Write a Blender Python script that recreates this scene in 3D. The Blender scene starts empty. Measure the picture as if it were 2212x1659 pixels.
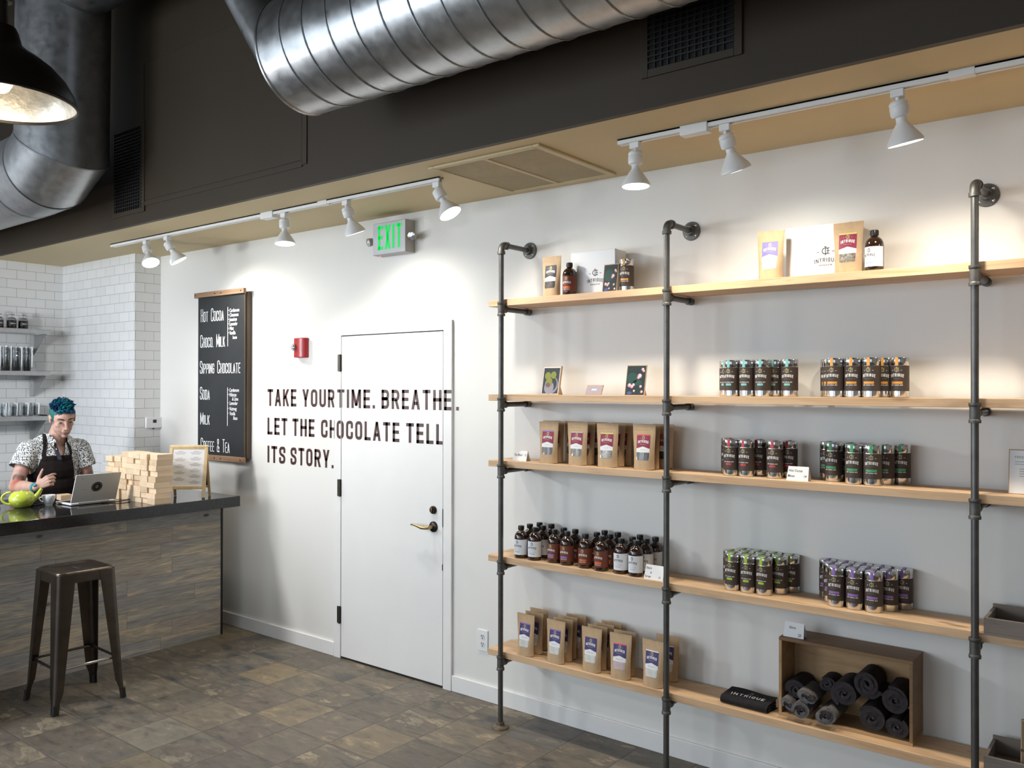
import bpy, bmesh, math, random
from mathutils import Vector, Matrix
random.seed(7)
PI = math.pi
S = bpy.context.scene
COL = S.collection

# ------------------------------------------------------------------ camera, world, daylight, exposure
CAM = Vector((4.3497, -3.7437, 1.7885))
cd = bpy.data.cameras.new('camera')
cam = bpy.data.objects.new('camera', cd)
COL.objects.link(cam)
cd.sensor_width = 36.0
cd.sensor_fit = 'HORIZONTAL'
cd.lens = 1836.66 / 2212 * 36
cd.clip_start = 0.05
R_, U_, F_ = Vector((0.78779, 0.61594, 0.00184)), Vector((0.00101, -0.00427, 0.99999)), Vector((-0.61594, 0.78778, 0.00399))
cam.matrix_world = Matrix(((R_.x, U_.x, -F_.x, CAM.x), (R_.y, U_.y, -F_.y, CAM.y), (R_.z, U_.z, -F_.z, CAM.z), (0, 0, 0, 1)))
S.camera = cam
w = bpy.data.worlds.new('sky'); S.world = w; w.use_nodes = True
w.node_tree.nodes['Background'].inputs[0].default_value = (0.62, 0.78, 1.0, 1)
w.node_tree.nodes['Background'].inputs[1].default_value = 1.0
S.view_settings.view_transform = 'Standard'
S.view_settings.look = 'None'
S.view_settings.exposure = 0.0
S.view_settings.gamma = 1.0
S.view_settings.use_curve_mapping = False
S.cycles.max_bounces = 8
S.cycles.diffuse_bounces = 4
S.cycles.glossy_bounces = 4
S.cycles.transmission_bounces = 8
S.cycles.transparent_max_bounces = 8
S.cycles.sample_clamp_indirect = 4.0
S.cycles.caustics_reflective = False
S.cycles.caustics_refractive = False
S.cycles.use_denoising = True


def area_light(name, loc, rot, sx, sy, power, color):
    l = bpy.data.lights.new(name, 'AREA'); l.shape = 'RECTANGLE'; l.size = sx; l.size_y = sy
    l.energy = power; l.color = color
    o = bpy.data.objects.new(name, l); COL.objects.link(o); o.location = loc; o.rotation_euler = rot
    return o


# daylight that enters through the three shop windows in the front wall (behind the photographer)
DAY = 24.0
for wx, ww, k in ((-2.0, 2.4, 3.0), (1.0, 2.8, 0.9), (4.4, 2.8, 0.20)):
    area_light('window_daylight', (wx, -7.33, 2.05), (PI / 2, 0, 0), ww - 0.1, 2.9, DAY * ww * k, (0.80, 0.90, 1.0))
SPOT_W = 38.0

# ------------------------------------------------------------------ mesh helpers


class MB:
    def __init__(self):
        self.v = []; self.f = []; self.m = []

    def add(self, vs, fs, m=0, M=None):
        b = len(self.v)
        self.v += [tuple(M @ Vector(p)) if M is not None else tuple(p) for p in vs]
        for f in fs:
            self.f.append(tuple(b + i for i in f)); self.m.append(m)
        return self

    def box(self, x0, x1, y0, y1, z0, z1, m=0, M=None):
        vs = [(x0, y0, z0), (x1, y0, z0), (x1, y1, z0), (x0, y1, z0), (x0, y0, z1), (x1, y0, z1), (x1, y1, z1), (x0, y1, z1)]
        return self.add(vs, [(3, 2, 1, 0), (4, 5, 6, 7), (0, 1, 5, 4), (1, 2, 6, 5), (2, 3, 7, 6), (3, 0, 4, 7)], m, M)

    def tube(self, pts, rs, n=14, m=0, caps=True, M=None):
        pts = [Vector(p) for p in pts]
        if not isinstance(rs, (list, tuple)):
            rs = [rs] * len(pts)
        vs = []; up = None
        for i, p in enumerate(pts):
            if i == 0: d = pts[1] - p
            elif i == len(pts) - 1: d = p - pts[i - 1]
            else: d = (pts[i + 1] - p).normalized() + (p - pts[i - 1]).normalized()
            if d.length < 1e-9: d = pts[min(i + 1, len(pts) - 1)] - pts[max(i - 1, 0)]
            if d.length < 1e-9: d = Vector((0, 0, 1))
            d.normalize()
            if up is None:
                up = Vector((0, 0, 1)) if abs(d.z) < 0.9 else Vector((0, 1, 0))
            a = up.cross(d)
            if a.length < 1e-6: a = Vector((1, 0, 0)).cross(d)
            a.normalize(); b = d.cross(a); up = b
            k = 1.0
            if 0 < i < len(pts) - 1:
                c = (pts[i + 1] - p).normalized().dot((p - pts[i - 1]).normalized())
                k = 1.0
            for j in range(n):
                t = 2 * PI * j / n
                vs.append(p + (a * math.cos(t) + b * math.sin(t)) * rs[i] * k)
        fs = []
        for i in range(len(pts) - 1):
            for j in range(n):
                fs.append((i * n + j, i * n + (j + 1) % n, (i + 1) * n + (j + 1) % n, (i + 1) * n + j))
        if caps:
            fs.append(tuple(reversed(range(n)))); L = (len(pts) - 1) * n
            fs.append(tuple(range(L, L + n)))
        return self.add(vs, fs, m, M)

    def cyl(self, p0, p1, r0, r1=None, n=20, m=0, caps=True, M=None):
        return self.tube([p0, p1], [r0, r0 if r1 is None else r1], n, m, caps, M)

    def lathe(self, prof, n=24, m=0, M=None, a0=0.0, a1=2 * PI, ms=None):
        full = abs(a1 - a0 - 2 * PI) < 1e-6
        k = n if full else n + 1
        vs = []
        for r, z in prof:
            for j in range(k):
                t = a0 + (a1 - a0) * j / n
                vs.append((r * math.cos(t), r * math.sin(t), z))
        b = len(self.v)
        self.v += [tuple(M @ Vector(p)) if M is not None else p for p in vs]
        for i in range(len(prof) - 1):
            mi = ms[i] if ms else m
            for j in range(n):
                j2 = (j + 1) % k if full else j + 1
                self.f.append((b + i * k + j, b + i * k + j2, b + (i + 1) * k + j2, b + (i + 1) * k + j)); self.m.append(mi)
        return self

    def ball(self, c, r, n=12, m=0, M=None):
        if not isinstance(r, (list, tuple)): r = (r, r, r)
        vs = [(c[0], c[1], c[2] + r[2])]; h = n // 2
        for i in range(1, h):
            ph = PI * i / h
            for j in range(n):
                t = 2 * PI * j / n
                vs.append((c[0] + r[0] * math.sin(ph) * math.cos(t), c[1] + r[1] * math.sin(ph) * math.sin(t), c[2] + r[2] * math.cos(ph)))
        vs.append((c[0], c[1], c[2] - r[2])); fs = []
        for j in range(n):
            fs.append((0, 1 + j, 1 + (j + 1) % n))
            L = 1 + (h - 2) * n
            fs.append((len(vs) - 1, L + (j + 1) % n, L + j))
        for i in range(h - 2):
            for j in range(n):
                a = 1 + i * n
                fs.append((a + j, a + n + j, a + n + (j + 1) % n, a + (j + 1) % n))
        return self.add(vs, fs, m, M)

    def polys(self, ps, fn, m=0, flip=False):
        for p in ps:
            vs = [fn(u, v) for u, v in p]
            idx = tuple(range(len(vs)))
            self.add(vs, [tuple(reversed(idx)) if flip else idx], m)
        return self

    def grid(self, nu, nv, fn, m=0, flip=False, M=None):
        vs = [fn(i / nu, j / nv) for j in range(nv + 1) for i in range(nu + 1)]
        fs = []
        for j in range(nv):
            for i in range(nu):
                a = j * (nu + 1) + i
                q = (a, a + 1, a + nu + 2, a + nu + 1)
                fs.append(tuple(reversed(q)) if flip else q)
        return self.add(vs, fs, m, M)

    def prism(self, pts, a, b, m=0, M=None):
        # pts: 2D outline; a, b: functions/None -> 3D for the two ends
        n = len(pts); vs = [a(u, v) for u, v in pts] + [b(u, v) for u, v in pts]
        fs = [tuple(reversed(range(n))), tuple(range(n, 2 * n))]
        for i in range(n):
            j = (i + 1) % n; fs.append((i, j, n + j, n + i))
        return self.add(vs, fs, m, M)

    def build(self, name, mats, parent=None, loc=None, rz=0.0, bevel=0.0, angle=40, mod=None):
        me = bpy.data.meshes.new(name)
        me.from_pydata(self.v, [], self.f)
        if not isinstance(mats, (list, tuple)): mats = [mats]
        for mm in mats: me.materials.append(mm)
        if len(mats) > 1: me.polygons.foreach_set('material_index', self.m)
        me.polygons.foreach_set('use_smooth', [True] * len(me.polygons))
        me.update()
        try: me.set_sharp_from_angle(angle=math.radians(angle))
        except Exception: pass
        o = bpy.data.objects.new(name, me); COL.objects.link(o)
        if parent is not None: o.parent = parent
        if loc is not None: o.location = loc
        if rz: o.rotation_euler = (0, 0, rz)
        if bevel:
            b = o.modifiers.new('bevel', 'BEVEL'); b.width = bevel; b.segments = 2; b.limit_method = 'ANGLE'; b.angle_limit = math.radians(50)
        return o


def tag(o, label, cat, group=None, kind=None):
    o['label'] = label; o['category'] = cat
    if group: o['group'] = group
    if kind: o['kind'] = kind
    return o


def thing(name, label, cat, loc=(0, 0, 0), rz=0.0, group=None, rot=None, kind=None):
    o = bpy.data.objects.new(name, None); COL.objects.link(o); o.empty_display_size = 0.05
    o.location = loc; o.rotation_euler = rot if rot else (0, 0, rz)
    return tag(o, label, cat, group, kind)


def dup(root, loc, rz=0.0, label=None, group=None, scale=None):
    r = root.copy(); COL.objects.link(r); r.location = loc; r.rotation_euler = (0, 0, rz)
    if label: r['label'] = label
    if group: r['group'] = group
    if scale: r.scale = (scale,) * 3
    for ch in list(root.children):
        c = ch.copy(); COL.objects.link(c); c.parent = r
        for g in list(ch.children):
            d = g.copy(); COL.objects.link(d); d.parent = c
    return r


def struct(mb, name, mats, label, cat, parent=None, **k):
    o = mb.build(name, mats, parent, **k)
    if parent is None: tag(o, label, cat, None, 'structure')
    return o


# ------------------------------------------------------------------ materials


class NT:
    def __init__(self, name):
        self.mat = bpy.data.materials.new(name); self.mat.use_nodes = True
        self.t = self.mat.node_tree; self.b = self.t.nodes['Principled BSDF']

    def n(self, kind, **kw):
        nd = self.t.nodes.new(kind)
        for k, v in kw.items():
            if k.startswith('_'): setattr(nd, k[1:], v)
            else: nd.inputs[k].default_value = v
        return nd

    def l(self, a, b): self.t.links.new(a, b)

    def set(self, **kw):
        for k, v in kw.items():
            self.b.inputs[k.replace('_', ' ')].default_value = v
        return self

    def coord(self, kind='Object', scale=(1, 1, 1), rot=(0, 0, 0), loc=(0, 0, 0)):
        if kind == 'World': out = self.n('ShaderNodeNewGeometry').outputs['Position']
        else: out = self.n('ShaderNodeTexCoord').outputs[kind]
        mp = self.n('ShaderNodeMapping', Scale=scale, Rotation=rot, Location=loc)
        self.l(out, mp.inputs[0]); return mp.outputs[0]

    def noise(self, vec, scale=5, detail=4, rough=0.55, dist=0.0):
        nd = self.n('ShaderNodeTexNoise', Scale=scale, Detail=detail, Roughness=rough, Distortion=dist)
        self.l(vec, nd.inputs['Vector']); return nd.outputs['Fac']

    def ramp(self, fac, stops):
        nd = self.n('ShaderNodeValToRGB'); cr = nd.color_ramp
        while len(cr.elements) < len(stops): cr.elements.new(0.5)
        for e, (p, c) in zip(cr.elements, stops):
            e.position = p; e.color = (c[0], c[1], c[2], 1)
        self.l(fac, nd.inputs[0]); return nd.outputs[0]

    def mix(self, a, b, fac, mode='MIX'):
        nd = self.n('ShaderNodeMix', _data_type='RGBA', _blend_type=mode)
        for sock, val in ((nd.inputs[0], fac), (nd.inputs[6], a), (nd.inputs[7], b)):
            if hasattr(val, 'is_linked') or hasattr(val, 'links'): self.l(val, sock)
            elif isinstance(val, (tuple, list)): sock.default_value = (val[0], val[1], val[2], 1)
            else: sock.default_value = val
        return nd.outputs[2]

    def math(self, op, a, b=None, c=None):
        nd = self.n('ShaderNodeMath', _operation=op)
        for i, val in enumerate((a, b, c)):
            if val is None: continue
            if hasattr(val, 'links'): self.l(val, nd.inputs[i])
            else: nd.inputs[i].default_value = val
        return nd.outputs[0]

    def color(self, out): self.l(out, self.b.inputs['Base Color']); return self

    def bump(self, h, strength=0.2, dist=0.01):
        nd = self.n('ShaderNodeBump', Strength=strength, Distance=dist)
        self.l(h, nd.inputs['Height']); self.l(nd.outputs[0], self.b.inputs['Normal']); return self


def mat(name, c, rough=0.5, metal=0.0, spec=0.5, var=0.0, vs=8.0, emit=None, es=1.0, bump=0.0, bs=60.0, coat=0.0, trans=0.0, ior=1.45):
    t = NT(name)
    t.set(Base_Color=(*c, 1), Roughness=rough, Metallic=metal, Specular_IOR_Level=spec)
    if coat: t.set(Coat_Weight=coat, Coat_Roughness=0.05)
    if trans: t.set(Transmission_Weight=trans, IOR=ior)
    if var:
        f = t.noise(t.coord(), vs, 5)
        t.color(t.ramp(f, [(0.3, [x * (1 - var) for x in c]), (0.7, [min(1, x * (1 + var)) for x in c])]))
    if bump:
        t.bump(t.noise(t.coord(), bs, 3), bump, 0.002)
    if emit:
        t.set(Emission_Color=(*emit, 1), Emission_Strength=es)
    return t.mat


M = {}
M['wall'] = mat('white_wall_paint', (0.78, 0.765, 0.725), 0.55, bump=0.06, bs=180, spec=0.3)
M['trim'] = mat('white_gloss_trim', (0.82, 0.81, 0.79), 0.32, var=0.02)
M['door'] = mat('white_door_paint', (0.83, 0.82, 0.80), 0.30, var=0.02, vs=3)
M['soffit'] = mat('tan_paint', (0.60, 0.49, 0.29), 0.6, bump=0.05, bs=150, spec=0.3)
M['brown'] = mat('dark_brown_paint', (0.040, 0.0278, 0.0160), 0.55, var=0.10, vs=1.2, bump=0.08, bs=90, spec=0.35)
M['beige'] = mat('beige_paint', (0.55, 0.50, 0.42), 0.6, var=0.03)


def tile_mat(name, axis, off):
    t = NT(name)
    vec = t.n('ShaderNodeNewGeometry').outputs['Position']
    sp = t.n('ShaderNodeSeparateXYZ'); t.l(vec, sp.inputs[0])
    cb = t.n('ShaderNodeCombineXYZ')
    t.l(t.math('ADD', sp.outputs[0 if axis == 'x' else 1], off), cb.inputs[0])
    t.l(t.math('ADD', sp.outputs[2], 5 * 0.0785 * 8 - 2.7905), cb.inputs[1])
    br = t.n('ShaderNodeTexBrick', Scale=1.0)
    br.inputs['Color1'].default_value = (0.76, 0.765, 0.76, 1); br.inputs['Color2'].default_value = (0.80, 0.80, 0.795, 1)
    br.inputs['Mortar'].default_value = (0.40, 0.395, 0.38, 1)
    br.inputs['Mortar Size'].default_value = 0.0019; br.inputs['Mortar Smooth'].default_value = 0.15
    br.inputs['Brick Width'].default_value = 0.157; br.inputs['Row Height'].default_value = 0.0785
    t.l(cb.outputs[0], br.inputs['Vector'])
    t.color(br.outputs['Color'])
    t.l(t.ramp(br.outputs['Fac'], [(0, (0.12,) * 3), (1, (0.8,) * 3)]), t.b.inputs['Roughness'])
    inv = t.math('SUBTRACT', 1.0, br.outputs['Fac'])
    t.bump(inv, 0.35, 0.002)
    return t.mat


M['tile_x'] = tile_mat('white_subway_tile_long', 'x', 3.14 + 2.827 - 0.0785 + 0.157 * 20 - 3.14)
M['tile_y'] = tile_mat('white_subway_tile_side', 'y', 0.607 + 0.157 * 40)


def floor_mat():
    t = NT('slate_floor_tile')
    P = 0.3125
    pos = t.n('ShaderNodeNewGeometry').outputs['Position']
    sp = t.n('ShaderNodeSeparateXYZ'); t.l(pos, sp.inputs[0])
    x = t.math('DIVIDE', t.math('ADD', sp.outputs[0], 20 * P - 0.99), P)
    y = t.math('DIVIDE', t.math('ADD', sp.outputs[1], 30 * P), P)
    fx, fy = t.math('FLOOR', x), t.math('FLOOR', y)
    cx, cy = t.math('SUBTRACT', x, fx), t.math('SUBTRACT', y, fy)
    cell = t.n('ShaderNodeCombineXYZ'); t.l(fx, cell.inputs[0]); t.l(fy, cell.inputs[1])
    wn = t.n('ShaderNodeTexWhiteNoise', _noise_dimensions='3D'); t.l(cell.outputs[0], wn.inputs['Vector'])
    rnd, rcol = wn.outputs['Value'], wn.outputs['Color']
    # offset the noise per tile so that every tile has its own veins
    sc = t.n('ShaderNodeVectorMath', _operation='MULTIPLY_ADD')
    t.l(rcol, sc.inputs[0]); sc.inputs[1].default_value = (9, 9, 9); t.l(pos, sc.inputs[2])
    mp = t.n('ShaderNodeMapping', Scale=(1.0, 2.6, 1.0), Rotation=(0, 0, 0.6)); t.l(sc.outputs[0], mp.inputs[0])
    n1 = t.noise(mp.outputs[0], 1.9, 10, 0.66, 0.35)
    n2 = t.noise(sc.outputs[0], 13, 8, 0.65, 0.2)
    n3 = t.noise(mp.outputs[0], 6.5, 8, 0.7, 0.6)
    base = t.ramp(rnd, [(0.0, (0.105, 0.090, 0.075)), (0.18, (0.215, 0.180, 0.135)), (0.36, (0.150, 0.118, 0.094)), (0.5, (0.125, 0.126, 0.122)),
                        (0.66, (0.185, 0.160, 0.128)), (0.82, (0.255, 0.195, 0.115)), (0.92, (0.140, 0.120, 0.100)), (1.0, (0.230, 0.205, 0.160))])
    vein = t.ramp(n1, [(0.36, (0.036, 0.043, 0.052)), (0.42, (0.095, 0.088, 0.076)), (0.50, (0.165, 0.140, 0.106)), (0.57, (0.125, 0.103, 0.080)), (0.61, (0.30, 0.255, 0.18)), (0.68, (0.14, 0.118, 0.092))])
    sel = t.n('ShaderNodeSeparateXYZ'); t.l(rcol, sel.inputs[0])
    c = t.mix(base, vein, t.ramp(sel.outputs[1], [(0.2, (0.25,) * 3), (0.75, (0.9,) * 3)]))
    c = t.mix(c, t.ramp(n3, [(0.34, (0.50, 0.51, 0.53)), (0.47, (0.92, 0.92, 0.92)), (0.57, (0.98, 0.97, 0.95)), (0.64, (1.55, 1.45, 1.28))]), 0.85, 'MULTIPLY')
    c = t.mix(c, t.ramp(n2, [(0.3, (0.72, 0.72, 0.72)), (0.7, (1.2, 1.18, 1.15))]), 0.5, 'MULTIPLY')
    ed = t.math('MINIMUM', t.math('MINIMUM', cx, t.math('SUBTRACT', 1.0, cx)), t.math('MINIMUM', cy, t.math('SUBTRACT', 1.0, cy)))
    wob = t.math('MULTIPLY_ADD', t.noise(pos, 24, 3), 0.016, -0.008)
    mask = t.ramp(t.math('ADD', ed, wob), [(0.009, (1, 1, 1)), (0.017, (0, 0, 0))])
    c = t.mix(c, (0.085, 0.074, 0.060), t.math('MULTIPLY', mask, 0.75))
    t.color(c)
    h = t.math('ADD', t.math('MULTIPLY', n1, 0.7), t.math('MULTIPLY', n2, 0.3))
    h = t.math('SUBTRACT', h, t.math('MULTIPLY', mask, 0.6))
    t.bump(h, 0.4, 0.006)
    t.l(t.ramp(n2, [(0.3, (0.42,) * 3), (0.7, (0.62,) * 3)]), t.b.inputs['Roughness'])
    return t.mat


M['floor'] = floor_mat()


def plank_mat():
    t = NT('weathered_reclaimed_planks')
    pos = t.n('ShaderNodeNewGeometry').outputs['Position']
    sp = t.n('ShaderNodeSeparateXYZ'); t.l(pos, sp.inputs[0])
    cb = t.n('ShaderNodeCombineXYZ'); t.l(t.math('ADD', sp.outputs[1], 20.35), cb.inputs[0]); t.l(t.math('ADD', sp.outputs[2], 0.02), cb.inputs[1])
    br = t.n('ShaderNodeTexBrick', Scale=1.0, Bias=0.0, _offset=0.37, _squash=0.8, _squash_frequency=3)
    br.inputs['Color1'].default_value = (0, 0, 0, 1); br.inputs['Color2'].default_value = (1, 1, 1, 1); br.inputs['Mortar'].default_value = (0.5, 0.5, 0.5, 1)
    br.inputs['Mortar Size'].default_value = 0.0009; br.inputs['Brick Width'].default_value = 0.86; br.inputs['Row Height'].default_value = 0.106
    t.l(cb.outputs[0], br.inputs['Vector'])
    rnd = br.outputs['Color']
    sc = t.n('ShaderNodeVectorMath', _operation='MULTIPLY_ADD'); t.l(rnd, sc.inputs[0]); sc.inputs[1].default_value = (7, 7, 7); t.l(pos, sc.inputs[2])
    mp = t.n('ShaderNodeMapping', Scale=(1, 0.55, 4.6)); t.l(sc.outputs[0], mp.inputs[0])
    g1 = t.noise(mp.outputs[0], 2.3, 9, 0.6, 0.7)
    mp2 = t.n('ShaderNodeMapping', Scale=(1, 3.0, 60)); t.l(sc.outputs[0], mp2.inputs[0])
    g2 = t.noise(mp2.outputs[0], 3.0, 6, 0.6)
    base = t.ramp(rnd, [(0.0, (0.20, 0.195, 0.19)), (0.2, (0.40, 0.36, 0.30)), (0.4, (0.34, 0.335, 0.335)), (0.6, (0.46, 0.36, 0.24)), (0.8, (0.36, 0.34, 0.32)), (0.93, (0.50, 0.30, 0.165)), (1.0, (0.42, 0.39, 0.36))])
    streak = t.ramp(g1, [(0.27, (0.12, 0.10, 0.085)), (0.38, (0.36, 0.355, 0.35)), (0.52, (0.43, 0.40, 0.35)), (0.59, (0.78, 0.63, 0.42)), (0.65, (0.40, 0.375, 0.335)), (0.8, (0.24, 0.185, 0.14))])
    c = t.mix(base, streak, 0.58)
    c = t.mix(c, t.ramp(g2, [(0.3, (0.55, 0.55, 0.55)), (0.7, (1.25, 1.25, 1.25))]), 0.75, 'MULTIPLY')
    vo = t.n('ShaderNodeTexVoronoi', Scale=3.1); mp3 = t.n('ShaderNodeMapping', Scale=(1, 1.0, 2.0)); t.l(sc.outputs[0], mp3.inputs[0]); t.l(mp3.outputs[0], vo.inputs['Vector'])
    c = t.mix(c, (0.05, 0.038, 0.027), t.ramp(vo.outputs['Distance'], [(0.035, (0.85,) * 3), (0.10, (0,) * 3)]))
    c = t.mix(c, (0.09, 0.08, 0.065), t.math('MULTIPLY', br.outputs['Fac'], 0.9))
    t.color(c); t.set(Roughness=0.62, Specular_IOR_Level=0.35)
    t.bump(t.math('SUBTRACT', t.math('MULTIPLY', g2, 0.5), br.outputs['Fac']), 0.35, 0.004)
    return t.mat


M['plank'] = plank_mat()


def wood_mat(name, c0, c1, axis=0, knots=True, rough=0.5, world=False, grain=1.0, rand=0.0):
    t = NT(name)
    s = [14 * grain] * 3; s[axis] = 1.0
    kind = 'World' if world else 'Object'
    v = t.coord(kind, tuple(s))
    if rand:
        oi = t.n('ShaderNodeObjectInfo')
        ad = t.n('ShaderNodeVectorMath', _operation='MULTIPLY_ADD'); t.l(oi.outputs['Random'], ad.inputs[0]); ad.inputs[1].default_value = (31, 17, 53); t.l(v, ad.inputs[2]); v = ad.outputs[0]
    g = t.noise(v, 2.2, 7, 0.6, 0.9)
    c = t.ramp(g, [(0.3, c1), (0.5, c0), (0.62, [x * 1.06 for x in c0]), (0.75, c1)])
    if knots:
        s2 = [1.0] * 3; s2[axis] = 0.35
        vo = t.n('ShaderNodeTexVoronoi', Scale=7.0); t.l(t.coord(kind, tuple(s2)), vo.inputs['Vector'])
        c = t.mix(c, [x * 0.45 for x in c1], t.ramp(vo.outputs['Distance'], [(0.06, (0.8,) * 3), (0.13, (0,) * 3)]))
    if rand:
        hv = t.ramp(oi.outputs['Random'], [(0, (0.80, 0.76, 0.70)), (0.5, (1, 1, 1)), (1, (1.08, 1.0, 0.94))])
        c = t.mix(c, hv, 0.9, 'MULTIPLY')
    t.color(c); t.set(Roughness=rough, Specular_IOR_Level=0.35)
    t.bump(g, 0.08, 0.002)
    return t.mat


M['fir'] = wood_mat('fir_shelf_wood', (0.64, 0.43, 0.255), (0.51, 0.31, 0.165), 0, world=True)
M['block'] = wood_mat('pale_pine_block', (0.76, 0.59, 0.41), (0.66, 0.48, 0.31), 1, knots=False, rand=1.0)
M['sign_wood'] = wood_mat('light_pine_frame', (0.66, 0.50, 0.28), (0.55, 0.38, 0.19), 2, knots=False)
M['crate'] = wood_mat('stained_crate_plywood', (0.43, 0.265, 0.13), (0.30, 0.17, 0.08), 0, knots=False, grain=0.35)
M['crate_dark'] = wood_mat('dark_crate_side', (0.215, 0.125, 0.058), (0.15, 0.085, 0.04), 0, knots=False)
M['rail_wood'] = wood_mat('walnut_rail', (0.33, 0.20, 0.12), (0.22, 0.125, 0.07), 0, knots=False)
M['tray'] = wood_mat('grey_weathered_tray', (0.20, 0.165, 0.14), (0.13, 0.105, 0.09), 0, knots=False)
M['dark_wood'] = wood_mat('dark_walnut_edge', (0.10, 0.07, 0.045), (0.06, 0.042, 0.028), 2, knots=False)
M['pipe'] = mat('black_iron_pipe', (0.115, 0.112, 0.108), 0.36, 0.75, var=0.15, vs=20)
M['fitting'] = mat('cast_iron_fitting', (0.115, 0.112, 0.105), 0.52, 0.7, var=0.2, vs=40, bump=0.2, bs=200)
M['floor_flange'] = mat('rusty_floor_flange', (0.15, 0.115, 0.08), 0.6, 0.5, var=0.3, vs=60)
M['galv'] = None


def galv():
    t = NT('galvanised_duct_steel')
    f = t.noise(t.coord(scale=(3, 3, 3)), 6, 5)
    t.color(t.ramp(f, [(0.3, (0.40, 0.41, 0.42)), (0.7, (0.52, 0.53, 0.54))]))
    t.set(Metallic=0.95, Roughness=0.3)
    t.l(t.ramp(f, [(0.3, (0.27,) * 3), (0.7, (0.38,) * 3)]), t.b.inputs['Roughness'])
    t.b.inputs['Anisotropic'].default_value = 0.3
    return t.mat


M['galv'] = galv()
M['seam'] = mat('duct_seam_steel', (0.27, 0.28, 0.29), 0.45, 0.8)  # darker galvanised tone of the ribs and seam bands
M['steel'] = mat('brushed_stainless_steel', (0.50, 0.505, 0.51), 0.34, 0.9, var=0.06, vs=30)
M['black_stone'] = mat('polished_black_stone', (0.016, 0.016, 0.017), 0.09, 0, 0.5, var=0.3, vs=90)
M['black_steel'] = mat('blackened_steel', (0.022, 0.021, 0.020), 0.42, 0.4)
M['stool'] = mat('gunmetal_stool_steel', (0.085, 0.068, 0.055), 0.33, 0.85, var=0.2, vs=9)
M['stool_bar'] = mat('worn_bright_steel', (0.42, 0.40, 0.38), 0.28, 0.9)
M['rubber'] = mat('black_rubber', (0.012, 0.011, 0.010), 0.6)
M['white_plastic'] = mat('white_plastic', (0.80, 0.80, 0.79), 0.35, var=0.015)
M['white_track'] = mat('white_enamel', (0.78, 0.78, 0.77), 0.4, var=0.02)
M['grey_line'] = mat('dark_track_slot', (0.05, 0.05, 0.05), 0.6)
M['lens_on'] = mat('lit_lamp_lens', (1, 1, 1), 0.3, emit=(1.0, 0.97, 0.9), es=9.0)
M['grille'] = mat('dark_vent_grille', (0.018, 0.016, 0.013), 0.5, 0.2)
M['vent_hole'] = mat('vent_duct_black', (0.003, 0.003, 0.003), 0.8)
M['grille_tan'] = mat('tan_return_grille', (0.56, 0.46, 0.27), 0.5)
M['grille_tan_dk'] = mat('tan_return_slats', (0.42, 0.335, 0.19), 0.6)
M['lamp_shade'] = mat('dark_bronze_shade', (0.035, 0.028, 0.022), 0.38, 0.7, var=0.1)
M['lamp_inside'] = mat('hammered_silver_lining', (0.62, 0.58, 0.50), 0.35, 0.85, var=0.2, vs=30, bump=0.5, bs=45)
M['bulb'] = mat('lit_pendant_bulb', (1, 0.9, 0.7), 0.3, emit=(1.0, 0.88, 0.66), es=3.0)
M['chalkboard'] = mat('black_chalkboard', (0.016, 0.018, 0.020), 0.42, var=0.25, vs=4)
M['chalk'] = mat('white_chalk_marker', (0.86, 0.87, 0.88), 0.7)
M['vinyl'] = mat('brown_vinyl_letters', (0.058, 0.022, 0.017), 0.4)
M['red'] = mat('red_alarm_plastic', (0.42, 0.022, 0.024), 0.32, var=0.05)
M['clear'] = mat('clear_strobe_lens', (0.9, 0.9, 0.9), 0.05, trans=0.85)
M['strobe'] = mat('strobe_reflector', (0.8, 0.8, 0.8), 0.12, 0.9)
M['bronze'] = mat('oil_rubbed_bronze', (0.035, 0.028, 0.02), 0.35, 0.8)
M['brass'] = mat('worn_brass_lever', (0.40, 0.28, 0.14), 0.3, 0.9)
M['hinge'] = mat('dark_hinge_steel', (0.09, 0.08, 0.065), 0.35, 0.85)
M['exit_face'] = mat('exit_face_grey', (0.60, 0.61, 0.64), 0.35)
M['exit_side'] = mat('exit_housing_grey', (0.42, 0.40, 0.37), 0.4)
M['exit_letters'] = mat('exit_green_letters', (0.01, 0.45, 0.10), 0.4, emit=(0.0, 0.70, 0.10), es=0.55)
M['led_red'] = mat('red_indicator', (0.8, 0.1, 0.1), 0.4, emit=(1, 0.15, 0.2), es=2.0)
M['kraft'] = mat('kraft_paper', (0.50, 0.345, 0.20), 0.62, var=0.10, vs=30, bump=0.45, bs=28, spec=0.3)
M['white_paper'] = mat('white_paper', (0.80, 0.80, 0.80), 0.6, spec=0.3)
M['white_card'] = mat('white_box_card', (0.80, 0.80, 0.81), 0.5, spec=0.3)
M['ink'] = mat('black_ink', (0.03, 0.03, 0.03), 0.6)
M['grey_ink'] = mat('grey_print', (0.42, 0.40, 0.38), 0.6)
M['label_brown'] = mat('dark_brown_label', (0.066, 0.048, 0.040), 0.5, spec=0.3)
M['label_rust'] = mat('rust_brown_label', (0.165, 0.050, 0.032), 0.5, spec=0.3)
M['label_white'] = mat('white_bottle_label', (0.74, 0.75, 0.77), 0.5, spec=0.3)
M['label_wine'] = mat('wine_red_label', (0.27, 0.030, 0.068), 0.5, spec=0.3)
M['label_violet'] = mat('violet_label', (0.065, 0.050, 0.165), 0.5, spec=0.3)
M['label_lilac'] = mat('lilac_label', (0.20, 0.17, 0.40), 0.5, spec=0.3)
M['label_plum'] = mat('dark_plum_label', (0.030, 0.022, 0.032), 0.5, spec=0.3)
M['print_white'] = mat('white_label_print', (0.85, 0.84, 0.82), 0.5)
M['print_gold'] = mat('gold_emblem', (0.50, 0.42, 0.20), 0.45, 0.2)
M['print_dim'] = mat('faint_label_print', (0.16, 0.125, 0.10), 0.6)
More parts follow.
